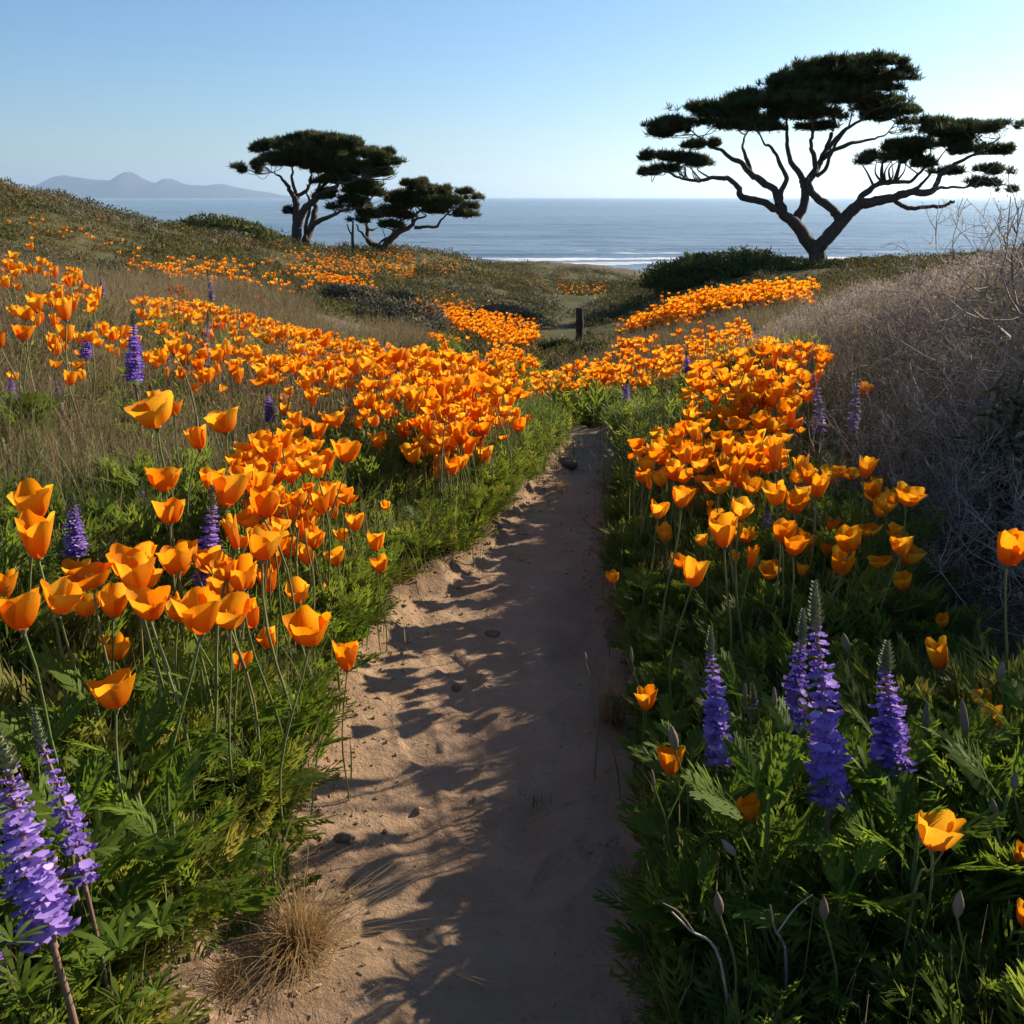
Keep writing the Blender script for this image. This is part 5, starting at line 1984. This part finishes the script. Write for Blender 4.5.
BIGL = [big_leaf_mesh(900 + k) for k in range(4)]
STK = Geo()
tube(STK, np.array([[0, 0, -.1], [.02, .01, .3], [.01, .03, .65], [.03, .02, 1.0]]), [.022, .020, .017, .010], 7)
STK = STK.mesh("stem", [M['stem']])
LEAFY = [  # x, y of the ground point in the picture, height m, label
    (190, 960, .26, "leafy green plant with celery like leaves at the lower left, nearest the straw tuft"), (95, 1000, .30, "yellow stemmed leafy plant in the bottom left corner"),
    (150, 900, .30, "tall feathery plant below the lowest left poppy"), (255, 850, .20, "low feathery plant spreading towards the path on the left"), (300, 790, .20, "bright green plant spilling onto the left path edge"),
    (20, 1020, .26, "dark leafy plant in the extreme lower left corner"), (215, 800, .30, "feathery plant among tall poppy stems on the left"), (340, 690, .20, "green plant below the rightmost front left poppy"),
    (690, 850, .24, "leafy plant at the right path edge below the cup shaped poppy"), (760, 960, .34, "large dark leafy plant at the bottom right"), (850, 940, .32, "dark feathery plant beneath the tallest lupine"),
    (900, 1000, .34, "dark leafy plant under the large glowing poppy"), (980, 960, .32, "dark leafy plant near the right frame edge"), (820, 1040, .30, "dark leafy plant at the bottom frame edge right of the path"),
    (1000, 860, .30, "leafy plant behind the poppy cut off by the right frame edge"), (700, 1010, .22, "shaded low plant at the lower right path edge"), (740, 800, .26, "green plant between the two nearest right lupines"),
    (660, 800, .18, "small green plant spilling over the right path edge"), (790, 880, .30, "broad leaved plant left of the large glowing poppy"), (870, 860, .28, "sunlit green plant between the tallest lupine and the broad one"),
    (950, 880, .30, "leafy plant right of the large glowing poppy"), (720, 920, .26, "dark leafy plant around the shaded seed head"), (640, 640, .20, "green plant at the right path edge below the small leaning poppy"),
    (120, 840, .30, "leafy plant behind the two lower left lupines"), (60, 900, .28, "leafy plant at the foot of the lower left lupines"), (280, 920, .14, "small green plant just above the golden straw tuft")]
rq = random.Random(3)
for (px, py, h, lab) in LEAFY:
    p = ground_hit(px, py)
    root = link("leafy_plant", None, loc=p, rot=(0, 0, rq.uniform(0, 6.28)))
    tag(root, lab, "plant", "leafy green plants in the foreground")
    link("stem", STK, root, scl=(.5 * h + .1, .5 * h + .1, h))
    m = 15
    for j in range(m):
        z = h * (.04 + .9 * j / (m - 1))
        L = h * (.80 - .38 * j / (m - 1)) * rq.uniform(.85, 1.15)
        link("leaf", BIGL[j % 4], root, (.01, .01, z), (rq.uniform(-.25, .25), rq.uniform(-.35, .25) - .25 * j / m, j * 2.4 + rq.uniform(-.3, .3)), L)


# ------------------------------------------------------------------ grass tufts, stones, pods, litter on and beside the path
def tuft_mesh(seed, n, h, w, mat, lean):
    return blade_clump(seed, n, h, w, .018, lean).mesh("grass_tuft", [M[mat]], smooth=False)


for i, (px, py, n, h, w, mat, lean, lab) in enumerate([
    (300, 952, 800, (.07, .19), .0016, 'straw', 1.0, "large golden straw tuft at the left edge of the path"),
    (262, 888, 420, (.05, .13), .0015, 'straw', 1.1, "smaller brownish straw tuft above the large golden one"),
    (225, 990, 150, (.04, .10), .0016, 'straw', .8, "small pale straw tuft at the lower left of the path"),
    (612, 722, 240, (.09, .20), .0018, 'straw', .5, "straw tuft in shade at the right path edge"),
    (655, 975, 200, (.06, .14), .0017, 'dry', .8, "dark dry grass tuft in deep shade at the lower right path edge"),
    (534, 808, 46, (.03, .07), .0022, 'grass', .7, "small dark green tuft in the shade on the path"),
    (455, 808, 36, (.02, .06), .0020, 'grass', .7, "tiny green tuft at the edge of light on the path"),
    (380, 828, 34, (.015, .04), .0020, 'grass', .9, "flat greyish green tuft left of centre on the path"),
    (690, 497, 60, (.06, .14), .0022, 'straw', .6, "pale dry tuft by the isolated right hand poppy"),
    (560, 492, 60, (.05, .12), .0025, 'straw', .7, "pale dry tuft at the left of the path bend")]):
    p = ground_hit(px, py)
    tag(link("grass_tuft", tuft_mesh(950 + i, n, h, w, mat, lean), loc=p), lab, "grass tuft", "grass tufts on the path edges")


def stone_geo(seed, rad):
    r = np.random.default_rng(seed)
    g = Geo()
    nu, nv = 14, 9
    th = np.linspace(0, 2 * math.pi, nu, endpoint=False)
    ph = np.linspace(-1.45, 1.45, nv)
    D = np.array([[math.cos(p) * math.cos(t), math.cos(p) * math.sin(t), math.sin(p)] for p in ph for t in th])
    n = 1 + .35 * fbm(D[:, 0] * 1.7 + D[:, 2] * 2 + seed, D[:, 1] * 1.7 + D[:, 2], seed, 3)
    V = D * n[:, None] * np.asarray(rad)
    i = np.arange(nv - 1)[:, None] * nu
    j = np.arange(nu)[None]
    k = (j + 1) % nu
    Q = np.stack([i + j, i + k, i + nu + k, i + nu + j], -1).reshape(-1, 4)
    g.add(V, Q)
    for row, flip in ((0, True), (nv - 1, False)):
        c = V[row * nu:(row + 1) * nu].mean(0)
        b = g.n
        g.add(np.vstack([V[row * nu:(row + 1) * nu], c]), None, [((a + 1) % nu, a, nu) if flip else (a, (a + 1) % nu, nu) for a in range(nu)])
    return g


for i, (px, py, s, mat, lab) in enumerate([
    (492, 636, .020, 'stone', "rounded stone in the sunlit stripe on the path"), (456, 690, .017, 'stone', "flat stone below the rounded one on the path"), (420, 692, .012, 'clod', "small clod left of the flat stone"),
    (343, 839, .014, 'stone', "dark clod at the left of the path near the green tuft"), (366, 842, .008, 'clod', "tiny pale pebble beside the dark clod"), (566, 466, .045, 'stone', "flat dark stone at the far end of the path"),
    (404, 672, .010, 'clod', "small clod near the left path edge below the shadow"), (522, 560, .010, 'clod', "pebble in the middle of the far path"), (470, 575, .012, 'clod', "clod in sunlight near the left path edge"),
    (600, 540, .014, 'stone', "small stone in shade at the right side of the path"), (640, 870, .016, 'stone', "stone half buried at the shaded right path edge")]):
    p = ground_hit(px, py)
    tag(link("stone", stone_geo(970 + i, (s * 1.25, s, s * .7)).mesh("stone", [M[mat]]), loc=p + np.array([0, 0, s * .25]), rot=(0, 0, i * 1.3)), lab, "stone", "stones on the path")

# crumbs of soil along the path edges and bark litter by the straw tuft
r = np.random.default_rng(55)
n = 2600
Y = r.uniform(1.0, 6.0, n)
side = np.where(r.uniform(size=n) < .6, -1, 1)
X = path_c(Y) + side * (path_w(Y) + r.normal(-.02, .07, n))
loose = r.uniform(size=n) < .12
X = np.where(loose, path_c(Y) + r.uniform(-1, 1, n) * path_w(Y), X)
S = np.abs(r.normal(0, .0034, n)) + .0012
gC = Geo()
st = [stone_geo(990 + k, (1, .85, .7)) for k in range(3)]
# a coarser crumb is enough for pieces of a few millimetres
crumbs = []
for k in range(3):
    rr2 = np.random.default_rng(k)
    v = np.array([[1, 0, 0], [-1, 0, 0], [0, 1, 0], [0, -1, 0], [0, 0, .8], [0, 0, -.8]]) * rr2.uniform(.7, 1.3, (6, 1))
    c = Geo()
    c.add(v, None, [(0, 2, 4), (2, 1, 4), (1, 3, 4), (3, 0, 4), (2, 0, 5), (1, 2, 5), (3, 1, 5), (0, 3, 5)])
    crumbs.append(c)
pk = r.integers(0, 3, n)
for k in range(3):
    s = pk == k
    m = int(s.sum())
    scatter(gC, crumbs[k], np.stack([X[s], Y[s], height(X[s], Y[s]) + S[s] * .4], -1), rand_rot(m, 1.0, r), S[s], r.uniform(0, 1, m))
tag(link("gravel", gC.mesh("gravel", [M['clod']], smooth=False)), "crumbs of soil and fine gravel along the path edges", "gravel", kind='stuff')
gL = Geo()
chip = Geo()
chip.add([[-1, -.35, 0], [1, -.25, .1], [.9, .35, .25], [-.8, .3, .15]], [(0, 1, 2, 3)])
c0 = ground_hit(238, 915)
n = 420
X = c0[0] + r.normal(0, .10, n)
Y = c0[1] + r.normal(0, .13, n)
Y2 = r.uniform(1.1, 5, 500)
X2 = path_c(Y2) - path_w(Y2) - np.abs(r.normal(0, .06, 500))
X, Y = np.concatenate([X, X2]), np.concatenate([Y, Y2])
n = len(X)
scatter(gL, chip, np.stack([X, Y, height(X, Y) + .004], -1), rand_rot(n, .45, r), r.uniform(.0025, .008, n), r.uniform(0, 1, n))
tag(link("leaf_litter", gL.mesh("leaf_litter", [M['litter']], smooth=False)), "bits of dry bark and leaves on the soil by the straw tuft", "litter", kind='stuff')


def pod_geo(kind):
    g = Geo()
    if kind == 'bud':
        z = np.array([0, .15, .4, .65, .85, 1.0])
        tube(g, np.stack([0 * z, 0 * z, z], -1), [.06, .16, .21, .17, .09, .02], 8, t=z)
    else:
        z = np.array([0, .1, .3, .6, .85, 1.0])
        tube(g, np.stack([.06 * z, 0 * z, z], -1), [.05, .09, .11, .10, .07, .015], 7, t=z)
    return g


BUD = pod_geo('bud').mesh("seed_head", [M['pod']])
SLIM = pod_geo('slim').mesh("seed_pod", [M['pod']])
BUDG = pod_geo('slim').mesh("seed_pod", [M['lupine_bud']])
PODS = [  # x, y of the head, length px, slim?, lean px, label
    (675, 735, 30, 0, -4, "pale brown seed head between the two right path edge poppies"), (1014, 778, 24, 0, 2, "round brown seed head below the round poppy at the right"), (848, 640, 26, 0, -6, "brown seed head beside the tallest lupine tip"),
    (1000, 668, 24, 0, 3, "faded seed head right of the goblet shaped poppy"), (735, 842, 26, 0, -22, "pale seed head lying sideways in the foliage at the right"), (720, 900, 30, 0, -4, "shaded seed head in the dark lower right foliage"),
    (824, 905, 30, 0, 0, "dim reddish seed head below the tallest lupine"), (957, 900, 34, 0, 4, "withered flower head below the large glowing poppy"), (966, 712, 46, 1, -8, "slender dry seed pod beside the shaded right poppy"),
    (925, 712, 40, 1, 2, "slender green pod right of the broad lupine"), (775, 694, 26, 1, -2, "green bud tip between two right lupines"), (197, 420, 18, 1, 0, "thin pod on the dry left slope"),
    (654, 775, 22, 1, -4, "thin green pod at the right path edge"), (632, 652, 20, 1, -2, "thin yellowish pod leaning over the path on the right"), (745, 690, 24, 1, 0, "small green pod behind the short right lupine"),
    (585, 655, 12, 0, 0, "tiny yellow bud over the path on the right"), (110, 540, 24, 1, 6, "dry pod above the front left row"), (995, 805, 22, 0, -3, "dull seed head above the poppy cut off at the right")]
for i, (px, py, ln, slim, lean, lab) in enumerate(PODS):
    want = .33
    best = None
    for d in np.linspace(1.15, 3.2, 60):
        c = at_depth(px, py + ln / 2, d)
        h = c[2] - gz(c[0], c[1])
        if best is None or abs(h - want) < best[0]:
            best = (abs(h - want), d, c)
    _, d, c = best
    base = np.array([c[0] + .03, c[1] + .02, gz(c[0] + .03, c[1] + .02)])
    root = tag(link("seed_pod_stalk", None, loc=base), lab, "seed head", "seed heads among the foliage")
    rel = c - base
    g = Geo()
    C = catmull([[0, 0, -.03], rel * .55 + np.array([.02, 0, .02]), rel], 6)
    tube(g, C, np.linspace(.0022, .0016, len(C)), 5)
    link("stem", g.mesh("stem", [M['stem']]), root)
    L = ln * d / F * .8
    top = at_depth(px + lean, py - ln / 2, d) - c
    q = Vector(top).to_track_quat('Z', 'X').to_euler()
    link("seed_head", (BUDG if (slim and i % 2) else SLIM) if slim else BUD, root, rel, q, L)

# bare forked dry stalks in the dark lower right corner
for i, (pts, lab) in enumerate([
    ([(745, 1000), (720, 960), (690, 930), (672, 912)], "bare pale dry stalk leaning left in the lower right shade"),
    ([(792, 1000), (786, 960), (775, 930), (770, 905)], "forked dry stalk in the dark foliage at the lower right"),
    ([(905, 940), (915, 890), (930, 870), (948, 845)], "thick green forked stalk under the large glowing poppy")]):
    ds = np.linspace(1.5, 1.42, 4)
    P = np.array([at_depth(x, y, d) for (x, y), d in zip(pts, ds)])
    P[0, 2] = gz(P[0, 0], P[0, 1]) - .02
    g = Geo()
    C = catmull(P, 6)
    tube(g, C - P[0], np.linspace(.0024, .0012, len(C)), 6, rnd=.9)
    root = tag(link("dry_stalk", None, loc=P[0]), lab, "stalk", "bare stalks in the lower right shade")
    link("stem", g.mesh("stem", [M['twig'] if i < 2 else M['stem']]), root)
    g = Geo()
    o = C[11] - P[0]
    e = o + np.array([.05, .01, .06]) * (1 if i % 2 else -1) * np.array([1, 1, 1 if i % 2 else -1])
    tube(g, catmull([o, (o + e) / 2 + np.array([0, 0, .01]), e], 4), np.linspace(.0014, .0008, 9), 5, rnd=.9)
    link("twig", g.mesh("twig", [M['twig'] if i < 2 else M['stem']]), root)
